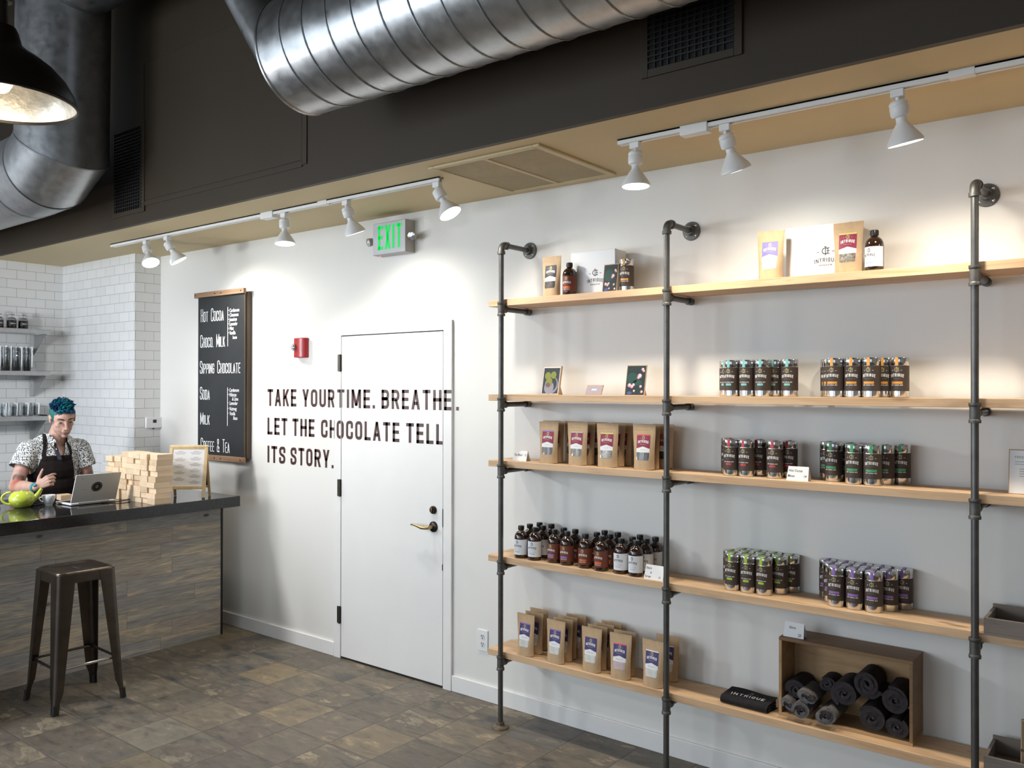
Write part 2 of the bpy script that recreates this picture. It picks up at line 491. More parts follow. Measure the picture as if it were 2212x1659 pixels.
M['tin'] = mat('polished_tin', (0.70, 0.69, 0.67), 0.13, 1.0)
M['lid_tin'] = mat('polished_tin_lid', (0.66, 0.65, 0.64), 0.16, 1.0)
M['amber'] = mat('amber_glass', (0.022, 0.008, 0.004), 0.05, 0, 0.6, coat=0.5)
M['cap'] = mat('black_bottle_cap', (0.012, 0.012, 0.012), 0.3)
SEAL = {'teal': (0.20, 0.52, 0.46), 'orange': (0.72, 0.33, 0.055), 'red': (0.52, 0.045, 0.05), 'green': (0.06, 0.34, 0.13),
        'lime': (0.36, 0.56, 0.03), 'purple': (0.27, 0.15, 0.44), 'rust orange': (0.70, 0.14, 0.03), 'steel blue': (0.10, 0.25, 0.33), 'grey': (0.45, 0.43, 0.40), 'pink': (0.75, 0.10, 0.20), 'white': (0.75, 0.73, 0.70), 'yellow': (0.65, 0.55, 0.15), 'coral': (0.62, 0.10, 0.09)}
for k, c in SEAL.items(): M['seal_' + k] = mat(k.replace(' ', '_') + '_paper_seal', c, 0.45)
M['tea_dark'] = mat('dark_tea_leaves', (0.05, 0.038, 0.03), 0.35, var=0.95, vs=95, coat=0.5)
M['tea_green'] = mat('olive_tea_leaves', (0.13, 0.11, 0.075), 0.35, var=0.9, vs=95, coat=0.5)
M['tea_grey'] = mat('grey_dried_herbs', (0.22, 0.20, 0.17), 0.35, var=0.9, vs=90, coat=0.5)
M['marsh_white'] = mat('white_marshmallows', (0.62, 0.61, 0.57), 0.35, var=0.15, vs=40, coat=0.5)
M['marsh_pink'] = mat('pink_marshmallows', (0.52, 0.40, 0.40), 0.35, var=0.15, vs=40, coat=0.5)
M['cloth_dark'] = mat('charcoal_knit_cotton', (0.042, 0.035, 0.037), 0.9, var=0.25, vs=60, bump=0.6, bs=260, spec=0.15)
M['cloth_grey'] = mat('heather_grey_cotton', (0.135, 0.125, 0.125), 0.9, var=0.25, vs=90, bump=0.6, bs=260, spec=0.15)
M['cloth_black'] = mat('black_cotton', (0.022, 0.020, 0.022), 0.9, var=0.2, vs=60, bump=0.5, bs=240, spec=0.15)
M['lime_glaze'] = mat('lime_green_glaze', (0.46, 0.53, 0.055), 0.12, coat=0.8)
M['red_glaze'] = mat('red_glaze', (0.55, 0.010, 0.014), 0.12, coat=0.8)
M['porcelain'] = mat('white_porcelain', (0.72, 0.73, 0.74), 0.15, coat=0.5)
M['laptop'] = mat('silver_laptop_shell', (0.56, 0.56, 0.54), 0.38, 0.1)
M['laptop_w'] = mat('pale_laptop_edge', (0.72, 0.72, 0.72), 0.4)
M['sticker'] = mat('black_sticker', (0.012, 0.012, 0.012), 0.45)
M['glass'] = mat('clear_glass', (0.95, 0.97, 0.97), 0.02, trans=1.0, ior=1.45)
M['shirt'] = None
M['skin'] = None
M['apron'] = mat('dark_brown_canvas_apron', (0.016, 0.012, 0.012), 0.85, var=0.2, vs=30, spec=0.15)
M['navy_lining'] = mat('navy_shirt_placket', (0.045, 0.05, 0.075), 0.8, spec=0.2)
M['jeans'] = mat('dark_denim', (0.03, 0.035, 0.05), 0.85)
M['brow'] = mat('dark_brown_eyebrow', (0.035, 0.020, 0.014), 0.7)
M['lip'] = mat('lip_skin', (0.30, 0.12, 0.10), 0.45)
M['eye'] = mat('eye_white', (0.34, 0.29, 0.26), 0.15)
M['iris'] = mat('dark_iris', (0.02, 0.015, 0.012), 0.1)
M['watch'] = mat('turquoise_watch_band', (0.06, 0.26, 0.30), 0.45)
M['ring'] = mat('silver_ring', (0.8, 0.8, 0.8), 0.15, 1.0)


def stripes(name, ca, cb, sx):
    return mat(name, ca, 0.5)


# ------------------------------------------------------------------ lettering: a stroke font of our own
def fillet(pts, closed, W, H, t):
    # pts: (x, y[, r]) in 0..1 -> real centreline coordinates with rounded corners
    P = [(t / 2 + p[0] * (W - t), t / 2 + p[1] * (H - t), (p[2] if len(p) > 2 else 0)) for p in pts]
    out = []; n = len(P)
    for i, (x, y, r) in enumerate(P):
        if not r or (not closed and i in (0, n - 1)):
            out.append((x, y)); continue
        a = Vector(P[(i - 1) % n][:2]); b = Vector((x, y)); c = Vector(P[(i + 1) % n][:2])
        d0 = a - b; d1 = c - b
        rr = min(r * W, d0.length * 0.499, d1.length * 0.499)
        p0 = b + d0.normalized() * rr; p1 = b + d1.normalized() * rr
        for k in range(6):
            s = k / 5
            q = p0 * (1 - s) ** 2 + b * 2 * s * (1 - s) + p1 * s * s
            # push the quadratic outward to look rounder
            out.append((q.x, q.y))
    return out


def stroke(pl, t, closed=False, cap=True):
    pl = [Vector(p) for p in pl]
    q = [pl[0]]
    for p in pl[1:]:
        if (p - q[-1]).length > 1e-6: q.append(p)
    pl = q; n = len(pl)
    if n < 2: return []
    if closed and (pl[0] - pl[-1]).length < 1e-6: pl.pop(); n -= 1
    if not closed and cap:
        pl[0] = pl[0] + (pl[0] - pl[1]).normalized() * t / 2
        pl[-1] = pl[-1] + (pl[-1] - pl[-2]).normalized() * t / 2
    L = []; Rr = []
    for i in range(n):
        if closed or 0 < i < n - 1:
            d0 = (pl[i] - pl[i - 1]).normalized(); d1 = (pl[(i + 1) % n] - pl[i]).normalized()
            nn = Vector((-d0.y - d1.y, d0.x + d1.x))
            if nn.length < 1e-6: nn = Vector((-d0.y, d0.x))
            nn.normalize(); k = 1 / max(0.4, nn.dot(Vector((-d0.y, d0.x))))
        else:
            d = (pl[1] - pl[0]) if i == 0 else (pl[-1] - pl[-2]); d.normalize(); nn = Vector((-d.y, d.x)); k = 1
        L.append(pl[i] + nn * t / 2 * k); Rr.append(pl[i] - nn * t / 2 * k)
    out = []
    for i in range(n if closed else n - 1):
        j = (i + 1) % n
        out.append([tuple(Rr[i]), tuple(Rr[j]), tuple(L[j]), tuple(L[i])])
    return out


r5 = 0.5
GL = {
    'A': (1.05, [('D', 0, 0, 0.5, 1), ('D', 1, 0, 0.5, 1), ('L', [(0.2, 0.27), (0.8, 0.27)], False)]),
    'B': (1, [('L', [(0, 0), (0, 1)]), ('L', [(0, 1), (1, 1, .42), (1, .53, .42), (0, .53)]), ('L', [(0, .53), (1, .53, .42), (1, 0, .42), (0, 0)])]),
    'C': (1, [('L', [(1, .72), (1, 1, r5), (0, 1, r5), (0, 0, r5), (1, 0, r5), (1, .28)])]),
    'D': (1, [('C', [(0, 0), (0, 1), (1, 1, r5), (1, 0, r5)])]),
    'E': (.88, [('L', [(0, 0), (0, 1)]), ('L', [(0, 1), (1, 1)]), ('L', [(0, .51), (.9, .51)]), ('L', [(0, 0), (1, 0)])]),
    'F': (.85, [('L', [(0, 0), (0, 1)]), ('L', [(0, 1), (1, 1)]), ('L', [(0, .51), (.9, .51)])]),
    'G': (1, [('L', [(1, .72), (1, 1, r5), (0, 1, r5), (0, 0, r5), (1, 0, r5), (1, .48), (.55, .48)])]),
    'H': (1, [('L', [(0, 0), (0, 1)]), ('L', [(1, 0), (1, 1)]), ('L', [(0, .51), (1, .51)])]),
    'I': (0, [('L', [(.5, 0), (.5, 1)])]),
    'J': (.9, [('L', [(1, 1), (1, 0, r5), (0, 0, r5), (0, .28)])]),
    'K': (1, [('L', [(0, 0), (0, 1)]), ('D', 0.12, .42, 1, 1), ('D', .38, .62, 1, 0)]),
    'L': (.85, [('L', [(0, 1), (0, 0)]), ('L', [(0, 0), (1, 0)])]),
    'M': (1.28, [('L', [(0, 0), (0, 1)]), ('L', [(1, 0), (1, 1)]), ('D', .5, .12, 0.02, 1), ('D', .5, .12, .98, 1)]),
    'N': (1.03, [('L', [(0, 0), (0, 1)]), ('L', [(1, 0), (1, 1)]), ('D', .95, 0, .05, 1)]),
    'O': (1, [('C', [(0, 0, r5), (1, 0, r5), (1, 1, r5), (0, 1, r5)])]),
    'P': (1, [('L', [(0, 0), (0, 1)]), ('L', [(0, 1), (1, 1, .45), (1, .47, .45), (0, .47)])]),
    'Q': (1, [('C', [(0, 0, r5), (1, 0, r5), (1, 1, r5), (0, 1, r5)]), ('D', 1, -.05, .6, .25)]),
    'R': (1, [('L', [(0, 0), (0, 1)]), ('L', [(0, 1), (1, 1, .45), (1, .49, .45), (0, .49)]), ('D', 1, 0, .55, .5)]),
    'S': (1, [('L', [(1, .76), (1, 1, r5), (0, 1, r5), (0, .56, .4), (1, .44, .4), (1, 0, r5), (0, 0, r5), (0, .24)])]),
    'T': (.95, [('L', [(.5, 0), (.5, 1)]), ('L', [(0, 1), (1, 1)])]),
    'U': (1, [('L', [(0, 1), (0, 0, r5), (1, 0, r5), (1, 1)])]),
    'V': (1.02, [('D', .5, 0, 0, 1), ('D', .5, 0, 1, 1)]),
    'W': (1.4, [('D', .26, 0, 0, 1), ('D', .26, 0, .5, .8), ('D', .74, 0, .5, .8), ('D', .74, 0, 1, 1)]),
    'X': (1.02, [('D', 0, 0, 1, 1), ('D', 1, 0, 0, 1)]),
    'Y': (1.02, [('L', [(.5, 0), (.5, .42)]), ('D', .5, .38, 0, 1), ('D', .5, .38, 1, 1)]),
    'Z': (.95, [('L', [(0, 1), (1, 1)]), ('L', [(0, 0), (1, 0)]), ('D', 0, .04, 1, .96)]),
    '0': (1, [('C', [(0, 0, r5), (1, 0, r5), (1, 1, r5), (0, 1, r5)])]),
    '1': (.4, [('L', [(1, 0), (1, 1)]), ('L', [(0, .85), (1, 1)])]),
    '2': (1, [('L', [(0, .76), (0, 1, r5), (1, 1, r5), (1, .6, .4), (0, 0)]), ('L', [(0, 0), (1, 0)])]),
    '4': (1, [('L', [(.75, 0), (.75, 1)]), ('L', [(.75, 1), (0, .3), (1, .3)])]),
    '9': (1, [('C', [(0, .5, .45), (1, .5, .45), (1, 1, .45), (0, 1, .45)]), ('L', [(1, .7), (1, 0, r5), (.2, 0)])]),
    '.': (-1, []), '-': (.5, [('L', [(0, .5), (1, .5)])]),
    '&': (1.1, [('L', [(1, 0), (.15, .75, .2), (.15, 1, .3), (.7, 1, .3), (.7, .7, .2), (0, .35, .25), (0, 0, .35), (.7, 0, .3), (1, .35)])]),
}


def text_polys(txt, H, W, t, gap, space=None, small=None):
    """polygons (2D) of a line of capitals: height H, letter width W, stroke t. small = small-cap factor for letters after the first of a word"""
    out = []; x = 0.0; first = True
    space = W * 0.75 if space is None else space
    for ch in txt:
        if ch == ' ': x += space; first = True; continue
        h = H if (first or not small) else H * small
        ww = W if (first or not small) else W * (0.9 if small else 1)
        first = False
        if ch == '.':
            out.append([(x, 0), (x + t, 0), (x + t, t * 1.05), (x, t * 1.05)]); x += t + gap; continue
        k, els = GL[ch]
        gw = t if k == 0 else ww * k
        for el in els:
            if el[0] == 'D':
                _, x0, y0, x1, y1 = el
                X0 = t / 2 + x0 * (gw - t); X1 = t / 2 + x1 * (gw - t); Y0 = y0 * h; Y1 = y1 * h
                L = math.hypot(X1 - X0, Y1 - Y0); hw = min(t * L / max(abs(Y1 - Y0), 1e-6), t * 1.6) / 2
                q = [(X0 - hw, Y0), (X0 + hw, Y0), (X1 + hw, Y1), (X1 - hw, Y1)]
                if Y1 < Y0: q = q[::-1]
                out.append([(x + a, b) for a, b in q])
            else:
                pl = fillet(el[1], el[0] == 'C', gw, h, t)
                cap = not (len(el) > 2 and el[2] is False)
                for q in stroke(pl, t, el[0] == 'C', cap):
                    out.append([(x + a, b) for a, b in q])
        x += gw + gap
    return out, x - gap


_fcache = {}


def hand_polys(txt, size, shear=0.15, sx=0.8, bold=0.0):
    """triangulated outline of handwritten-looking lower-case text from the built-in typeface"""
    key = (txt, bold)
    if key not in _fcache:
        c = bpy.data.curves.new('tmp', 'FONT'); c.body = txt; c.size = 1.0; c.resolution_u = 2; c.offset = bold
        o = bpy.data.objects.new('tmp', c); COL.objects.link(o)
        dg = bpy.context.evaluated_depsgraph_get(); me = bpy.data.meshes.new_from_object(o.evaluated_get(dg))
        _fcache[key] = [[(me.vertices[i].co.x, me.vertices[i].co.y) for i in p.vertices] for p in me.polygons]
        bpy.data.objects.remove(o); bpy.data.curves.remove(c); bpy.data.meshes.remove(me)
    return [[((x + shear * y) * size * sx, y * size) for x, y in p] for p in _fcache[key]]


def shift(ps, dx, dy): return [[(x + dx, y + dy) for x, y in p] for p in ps]


def rectn(x0, x1, y0, y1, n=10): return [q for k in range(n) for q in rect(x0 + (x1 - x0) * k / n, x0 + (x1 - x0) * (k + 1) / n, y0, y1)]


def rect(x0, x1, y0, y1): return [[(x0, y0), (x1, y0), (x1, y1), (x0, y1)]]


def arc_polys(cx, cy, r, a0, a1, t, n=14):
    pl = [(cx + r * math.cos(a0 + (a1 - a0) * i / n), cy + r * math.sin(a0 + (a1 - a0) * i / n)) for i in range(n + 1)]
    return stroke(pl, t, False, False)


def emblem(s):
    """interlocked C-and-E monogram with a vertical bar, and the two short side dashes: size s"""
    ps = arc_polys(-0.05 * s, 0, 0.40 * s, 0.85, 2 * PI - 0.85, 0.11 * s, 12)
    ps += stroke([(-0.02 * s, -0.58 * s), (-0.02 * s, 0.58 * s)], 0.10 * s, False, False)
    ps += stroke([(0.30 * s, 0.40 * s), (0.30 * s, -0.40 * s)], 0.10 * s, False, False)
    for yy in (-0.36, 0, 0.36): ps += stroke([(0.14 * s, yy * s), (0.52 * s, yy * s)], 0.09 * s, False, False)
    ps += stroke([(-0.20 * s, 0.58 * s), (0.16 * s, 0.58 * s)], 0.07 * s, False, False)
    return ps


def dashes(s, off=1.15, ln=0.5):
    return rect(-off * s - ln * s, -off * s, -0.04 * s, 0.05 * s) + rect(off * s, off * s + ln * s, -0.04 * s, 0.05 * s)


def arched(ps, wid, rise):
    h = wid / 2
    out = []
    for p in ps:
        q = []
        for x, y in p:
            s = (x - h) / h
            q.append((x - h + s * 0.0 + y * s * 0.12, y - rise * s * s + rise * 0.5))
        out.append(q)
    return out


def brand(width, hgt, t, rise):
    ps, wd = text_polys('INTRIGUE', hgt, hgt * 0.62, t, hgt * 0.26)
    k = width / wd
    ps = [[(x * k, y) for x, y in p] for p in ps]
    return arched(ps, width, rise)


def centred(txt, H, W, t, gap, cx=0.0, cy=0.0):
    ps, wd = text_polys(txt, H, W, t, gap)
    return shift(ps, cx - wd / 2, cy)

# ------------------------------------------------------------------ the room
ZS = 2.8635      # soffit underside
YS = -0.847      # soffit front / bulkhead plane
X0, X1, YF, ZC = -3.52, 6.6, -7.3, 4.95
TX, TY = -2.2646, -0.2212   # tiled pier: right face, front face

struct(MB().box(X0 - 0.1, X1, YF, 0.1, -0.08, 0), 'floor', M['floor'], 'mottled grey and brown square slate tile floor', 'floor')
struct(MB().box(TX, X1, 0, 0.12, 0, ZS), 'wall_back', M['wall'], 'white painted wall behind the pipe shelving and door', 'wall')
mb = MB()
mb.box(X0 - 0.1, TX, TY, 0.12, 0, ZS)
mb.m = [0] * 6; mb.m[3] = 1
struct(mb, 'wall_tiled', [M['tile_x'], M['tile_y']], 'white subway tiled pier in the kitchen corner', 'wall')
struct(MB().box(X0 - 0.12, X0, YF, TY, 0, ZC), 'wall_left', M['tile_y'], 'white subway tiled kitchen wall carrying steel shelves', 'wall')
struct(MB().box(X0, X1, YS + 0.03, 0.12, ZS, ZS + 0.06), 'ceiling_low', M['soffit'], 'low tan painted soffit with track lights', 'ceiling')
struct(MB().box(X0, X1, YS, YS + 0.03, ZS, ZC), 'wall_upper', M['brown'], 'dark brown bulkhead above the tan soffit', 'wall')
struct(MB().box(X0, X1, YF, YS, ZC, ZC + 0.1), 'ceiling', M['brown'], 'dark brown high ceiling', 'ceiling')
struct(MB().box(X1, X1 + 0.12, YF, 0.12, 0, ZC), 'wall_right', M['beige'], 'beige wall right of the room', 'wall')
mb = MB()
xs = [X0, -3.2, -0.8, -0.4, 2.4, 3.0, 5.8, X1]
for a, b in zip(xs[0::2], xs[1::2]): mb.box(a, b, YF - 0.12, YF, 0, ZC)
for a, b in zip(xs[1::2], xs[2::2]): mb.box(a, b, YF - 0.12, YF, 0, 0.55); mb.box(a, b, YF - 0.12, YF, 3.55, ZC)
struct(mb, 'wall_front', M['beige'], 'shop front wall with three tall windows', 'wall')
for i, (a, b) in enumerate(zip(xs[1::2], xs[2::2])):
    mb = MB()
    for u in (a, b - 0.05, (a + b) / 2 - 0.025): mb.box(u, u + 0.05, YF - 0.09, YF - 0.04, 0.55, 3.55)
    for u in (0.55, 3.5, 2.6): mb.box(a, b, YF - 0.088, YF - 0.042, u, u + 0.05)
    struct(mb, 'window_%d' % (i + 1), M['black_steel'], 'tall dark framed shop window', 'window')
# baseboards (a real flat board with a small top bevel)
for nm, a, b in (('baseboard_back', TX, -0.068), ('baseboard_right', 0.985, X1)):
    struct(MB().box(a, b, -0.014, 0, 0, 0.093), nm, M['trim'], 'white baseboard along the shelf wall' if a > 0 else 'white baseboard between counter and door', 'baseboard', bevel=0.003)

# door with frame, hinges and lock
D = thing('door_1', 'white flush door with dark hinges and brass lever', 'door', kind='structure')
mb = MB().box(-0.066, 0.0, -0.016, 0, 0, 2.187).box(0.917, 0.983, -0.016, 0, 0, 2.187).box(0.0, 0.917, -0.016, 0, 2.1286, 2.187)
mb.build('door_frame', M['trim'], D, bevel=0.0015)
MB().box(0.004, 0.910, -0.0125, -0.001, 0.014, 2.122).build('door_panel', M['door'], D, bevel=0.001)
MB().box(0.0, 0.917, -0.006, -0.0005, 0.001, 2.1286).build('door_gap_shade', M['rubber'], D)  # black sheet standing in for the shade in the gaps round the door
for z in (1.948, 1.123, 0.286):
    mb = MB().cyl((-0.006, -0.0195, z - 0.057), (-0.006, -0.0195, z + 0.057), 0.0062, n=12)
    for k in range(5): mb.cyl((-0.006, -0.0195, z - 0.057 + k * 0.0228), (-0.006, -0.0195, z - 0.0365 + k * 0.0228), 0.0072, n=12)
    mb.box(-0.030, -0.004, -0.0185, -0.0165, z - 0.055, z + 0.055).box(-0.003, 0.006, -0.0165, -0.0125, z - 0.055, z + 0.055)
    mb.build('hinge', M['hinge'], D)
mb = MB().lathe([(0, 0.016), (0.020, 0.016), (0.024, 0.010), (0.024, 0)], 24, 0, Matrix.Translation((0.838, -0.0125, 1.053)) @ Matrix.Rotation(PI / 2, 4, 'X'))
db = mb.build('deadbolt', M['bronze'], D)
MB().box(0.8345, 0.8415, -0.036, -0.027, 1.037, 1.069).build('thumb_turn', M['brass'], db, bevel=0.002)
RX = Matrix.Rotation(PI / 2, 4, 'X')
rs = MB().lathe([(0, 0.012), (0.024, 0.012), (0.032, 0.006), (0.033, 0)], 28, 0, Matrix.Translation((0.838, -0.0125, 0.952)) @ RX).build('lever_rose', M['bronze'], D)
MB().tube([(0.838, -0.02, 0.952), (0.838, -0.062, 0.952), (0.825, -0.068, 0.952), (0.79, -0.068, 0.949), (0.755, -0.066, 0.955), (0.715, -0.064, 0.960), (0.695, -0.062, 0.957)],
          [0.011, 0.011, 0.012, 0.0115, 0.0085, 0.0065, 0.0045], 12).build('lever_handle', M['brass'], D)
MB().box(0.9125, 0.9185, -0.0172, -0.010, 0.958, 1.065).box(0.909, 0.9165, -0.015, -0.01, 0.70, 0.735).build('strike_plate', M['bronze'], D)

# vinyl sentence across wall, door frame and door
WORDS = [(1.652, [('TAKE', -0.814, -0.485), ('YOUR', -0.418, -0.080), ('TIME.', -0.035, 0.325), ('BREATHE.', 0.385, 1.027)]),
         (1.447, [('LET', -0.813, -0.585), ('THE', -0.527, -0.288), ('CHOCOLATE', -0.219, 0.545), ('TELL', 0.605, 0.916)]),
         (1.245, [('ITS', -0.812, -0.606), ('STORY.', -0.548, -0.089)])]
T = thing('wall_lettering', 'dark brown capital lettering in three lines across wall and door', 'lettering', (0, 0, 1.45))
for z, ws in WORDS:
    for wd, a, b in ws:
        bmw = bmesh.new()
        ps, L = text_polys(wd, 0.121, 0.066, 0.0205, 0.0215)
        k = (b - a) / L
        for p in ps:
            bmw.faces.new([bmw.verts.new((a + x * k, 0, z + y - 1.45)) for x, y in p])
        for cx in (-0.066, -0.0005, 0.0045, 0.9095, 0.9165, 0.983):
            bmesh.ops.bisect_plane(bmw, geom=bmw.verts[:] + bmw.edges[:] + bmw.faces[:], plane_co=(cx, 0, 0), plane_no=(1, 0, 0))
        bmesh.ops.split_edges(bmw, edges=bmw.edges[:])
        dead = []
        for f in bmw.faces:
            c = f.calc_center_median().x
            if -0.0005 < c < 0.0045 or 0.9095 < c < 0.9165: dead.append(f); continue
            y = -0.0168 if (-0.066 < c < 0 or 0.9165 < c < 0.983) else (-0.0133 if 0 < c < 0.91 else -0.0008)
            for v in f.verts: v.co.y = y
            if f.normal.y > 0: f.normal_flip()
        bmesh.ops.delete(bmw, geom=dead, context='FACES')
        me = bpy.data.meshes.new('word'); bmw.to_mesh(me); bmw.free(); me.materials.append(M['vinyl'])
        o = bpy.data.objects.new('word', me); COL.objects.link(o); o.parent = T

# ------------------------------------------------------------------ chalkboard menu
yb = -0.05
T = thing('chalkboard_menu', 'tall black chalkboard drinks menu hanging beside the tiled pier', 'menu board', (-1.33, -0.03, 1.87))
cx, cz = -1.33, 1.87


def loc(mb_, ref):
    mb_.v = [(x - ref[0], y - ref[1], z - ref[2]) for x, y, z in mb_.v]; return mb_


RB = (-1.33, -0.03, 1.87)
loc(MB().box(-1.628, -1.022, yb, -0.036, 1.256, 2.488), RB).build('board', M['chalkboard'], T)
mb = MB().box(-1.640, -1.006, -0.036, -0.002, 1.262, 2.482)
loc(mb, RB).build('backing_frame', M['dark_wood'], T)
loc(MB().box(-1.022, -1.0155, yb - 0.002, -0.036, 1.256, 2.488), RB).build('side_edge', M['dark_wood'], T)
for z0, z1 in ((2.474, 2.512), (1.232, 1.272)):
    rl = loc(MB().box(-1.652, -1.004, yb - 0.022, yb, z0, z1), RB).build('wooden_rail', M['rail_wood'], T, bevel=0.002)
    for xx in (-1.63, -1.37, -1.29, -1.04):
        loc(MB().cyl((xx, yb - 0.0225, (z0 + z1) / 2), (xx, yb - 0.024, (z0 + z1) / 2), 0.0055, n=10), RB).build('screw', M['black_steel'], rl)
mb = MB()
HEAD = [('HOT COCOA', -1.590, 2.287, -1.285, 0.100), ('CHOCO. MILK', -1.596, 2.090, -1.268, 0.098), ('SIPPING CHOCOLATE', -1.600, 1.890, -1.072, 0.098),
        ('SODA', -1.598, 1.690, -1.466, 0.098), ('MILK', -1.594, 1.499, -1.466, 0.093), ('COFFEE & TEA', -1.586, 1.296, -1.204, 0.100)]
FN = lambda x, z: (x - RB[0], yb - 0.0015 - RB[1], z - RB[2])
for s, xx, zz, xe, hh in HEAD:
    ps, L = text_polys(s, hh, 0.030, 0.0068, 0.0062, 0.034, small=0.78)
    k = (xe - xx) / L
    mb.polys([[(xx + x * k, zz + y) for x, y in p] for p in ps], FN)
for z0, z1 in ((2.092, 2.385), (1.497, 1.784)):
    mb.polys(rect(-1.236, -1.230, z0, z1), FN)
LIST1 = ['Cardamom', 'Cinnamon', 'Jamaican', 'Lavender', 'Mint', 'Vanilla']
z = 2.345
for i, s in enumerate(LIST1):
    ps = hand_polys(s, 0.038, 0.12, 0.72 if i < 4 else 0.78, 0.012); mb.polys(shift(ps, -1.212, z - i * 0.0335), FN); mb.polys(rect(-1.224, -1.218, z + 0.012 - i * 0.0335, z + 0.017 - i * 0.0335), FN)
mb.polys(shift(hand_polys('bean', 0.036, 0.1, 0.8, 0.012), -1.17, 2.144), FN)
for s, xx, zz in (('Cardamom', -1.212, 1.752), ('Hibiscus', -1.212, 1.718), ('& Lime', -1.175, 1.687), ('Lavender', -1.208, 1.655), ('Nutmeg', -1.208, 1.614), ('Vanilla', -1.206, 1.578), ('Bean', -1.160, 1.545)):
    mb.polys(shift(hand_polys(s, 0.038, 0.12, 0.72, 0.012), xx, zz), FN)
    if xx < -1.2: mb.polys(rect(-1.224, -1.218, zz + 0.012, zz + 0.017), FN)
mb.build('chalk_writing', M['chalk'], T)

# ------------------------------------------------------------------ small wall devices
EX = (0.52, 0.0, 2.71)
T = thing('exit_sign', 'grey emergency sign with glowing green EXIT letters above the door', 'sign', EX)
loc(MB().box(0.373, 0.664, -0.078, 0.0, 2.612, 2.812), EX).build('housing', M['exit_side'], T, bevel=0.004)
loc(MB().box(0.376, 0.661, -0.0815, -0.078, 2.615, 2.809), EX).build('face_plate', M['exit_face'], T, bevel=0.002)
ps, L = text_polys('EXIT', 0.150, 0.056, 0.0215, 0.016)
k = 0.208 / L
mb = MB().polys([[(0.423 + x * k, 2.642 + y) for x, y in p] for p in ps], lambda x, z: (x - EX[0], -0.0825, z - EX[2]))
mb.build('exit_letters', M['exit_letters'], T)
loc(MB().ball((0.41, -0.05, 2.611), 0.004, 8), EX).build('status_light', M['led_red'], T)
for sx, xx in ((-1, 0.335), (1, 0.703)):
    mb = MB().cyl((xx - sx * 0.035, -0.045, 2.705), (xx - sx * 0.01, -0.05, 2.705), 0.012, n=12)
    A = Matrix.Translation((xx, -0.062, 2.705)) @ Matrix.Rotation(sx * 0.35, 4, 'Z') @ Matrix.Rotation(PI / 2 + 0.3, 4, 'X')
    mb.lathe([(0, -0.03), (0.018, -0.026), (0.024, -0.01), (0.026, 0.012), (0.026, 0.018)], 20, 0, A)
    hd = loc(mb, EX).build('lamp_head', M['exit_side'], T)
    loc(MB().lathe([(0.0255, 0.016), (0.012, 0.020), (0, 0.021)], 20, 0, A), EX).build('lamp_lens', M['strobe'], hd)
AL = (-0.415, 0.0, 2.06)
T = thing('fire_alarm', 'red wall fire alarm with clear strobe left of the door', 'fire alarm', AL)
prof = [(-0.062, 0.0), (-0.062, -0.018), (-0.056, -0.034), (-0.02, -0.043), (0.03, -0.040), (0.056, -0.026), (0.062, -0.012), (0.062, 0.0)]
loc(MB().prism(prof, lambda u, v: (AL[0] + u, v, 1.992), lambda u, v: (AL[0] + u, v, 2.127)), AL).build('housing', M['red'], T, bevel=0.004)
loc(MB().ball((AL[0] - 0.038, -0.050, 2.062), (0.020, 0.018, 0.024), 14), AL).build('strobe_lens', M['clear'], T)
loc(MB().ball((AL[0] - 0.038, -0.046, 2.062), (0.011, 0.010, 0.015), 10), AL).build('strobe_tube', M['strobe'], T)
mb = MB()
for i, ch in enumerate('FIRE'):
    ps, L = text_polys(ch, 0.012, 0.009, 0.0022, 0)
    mb.polys(shift(ps, AL[0] + 0.026 - L / 2, 2.082 - i * 0.0165), lambda x, z: (x - AL[0], -0.0425, z - AL[2]))
mb.build('fire_letters', M['white_plastic'], T)
# thermostat on the pier, outlet by the shelving, switch plate in the kitchen
T = thing('thermostat', 'white wall thermostat on the tiled pier', 'thermostat', (TX, -0.058, 1.493))
MB().box(0, 0.024, -0.075, 0.075, -0.042, 0.046).build('housing', M['white_plastic'], T, bevel=0.004)
MB().box(0.024, 0.0255, -0.018, 0.012, 0.0, 0.026).build('screen', M['ink'], T)
MB().box(0.004, 0.016, -0.012, 0.0, -0.050, -0.042).build('sensor', M['black_steel'], T)
T = thing('wall_outlet', 'white duplex wall outlet left of the bottom shelf', 'outlet', (1.216, 0, 0.339))
MB().box(-0.038, 0.038, -0.006, 0, -0.060, 0.060).build('cover_plate', M['white_plastic'], T, bevel=0.002)
for zz in (-0.022, 0.022):
    MB().lathe([(0, 0.0015), (0.0165, 0.0015), (0.017, 0)], 20, 0, Matrix.Translation((0, -0.006, zz)) @ RX).build('socket', M['porcelain'], T)
    MB().box(-0.0075, -0.0045, -0.0085, -0.0065, zz, zz + 0.010).box(0.0045, 0.0075, -0.0085, -0.0065, zz, zz + 0.010).box(-0.003, 0.003, -0.0085, -0.0065, zz - 0.011, zz - 0.005).build('slots', M['ink'], T)
T = thing('switch_plate', 'white triple switch plate on the kitchen tiles beside the person', 'switch plate', (-2.70, TY, 1.19))
MB().box(-0.085, 0.085, -0.006, 0, -0.06, 0.06).build('cover_plate', M['white_plastic'], T, bevel=0.002)
for xx in (-0.046, 0.0, 0.046): MB().box(xx - 0.016, xx + 0.016, -0.0115, -0.006, -0.033, 0.033).build('rocker_switch', M['porcelain'], T, bevel=0.002)

# ------------------------------------------------------------------ vents and panels


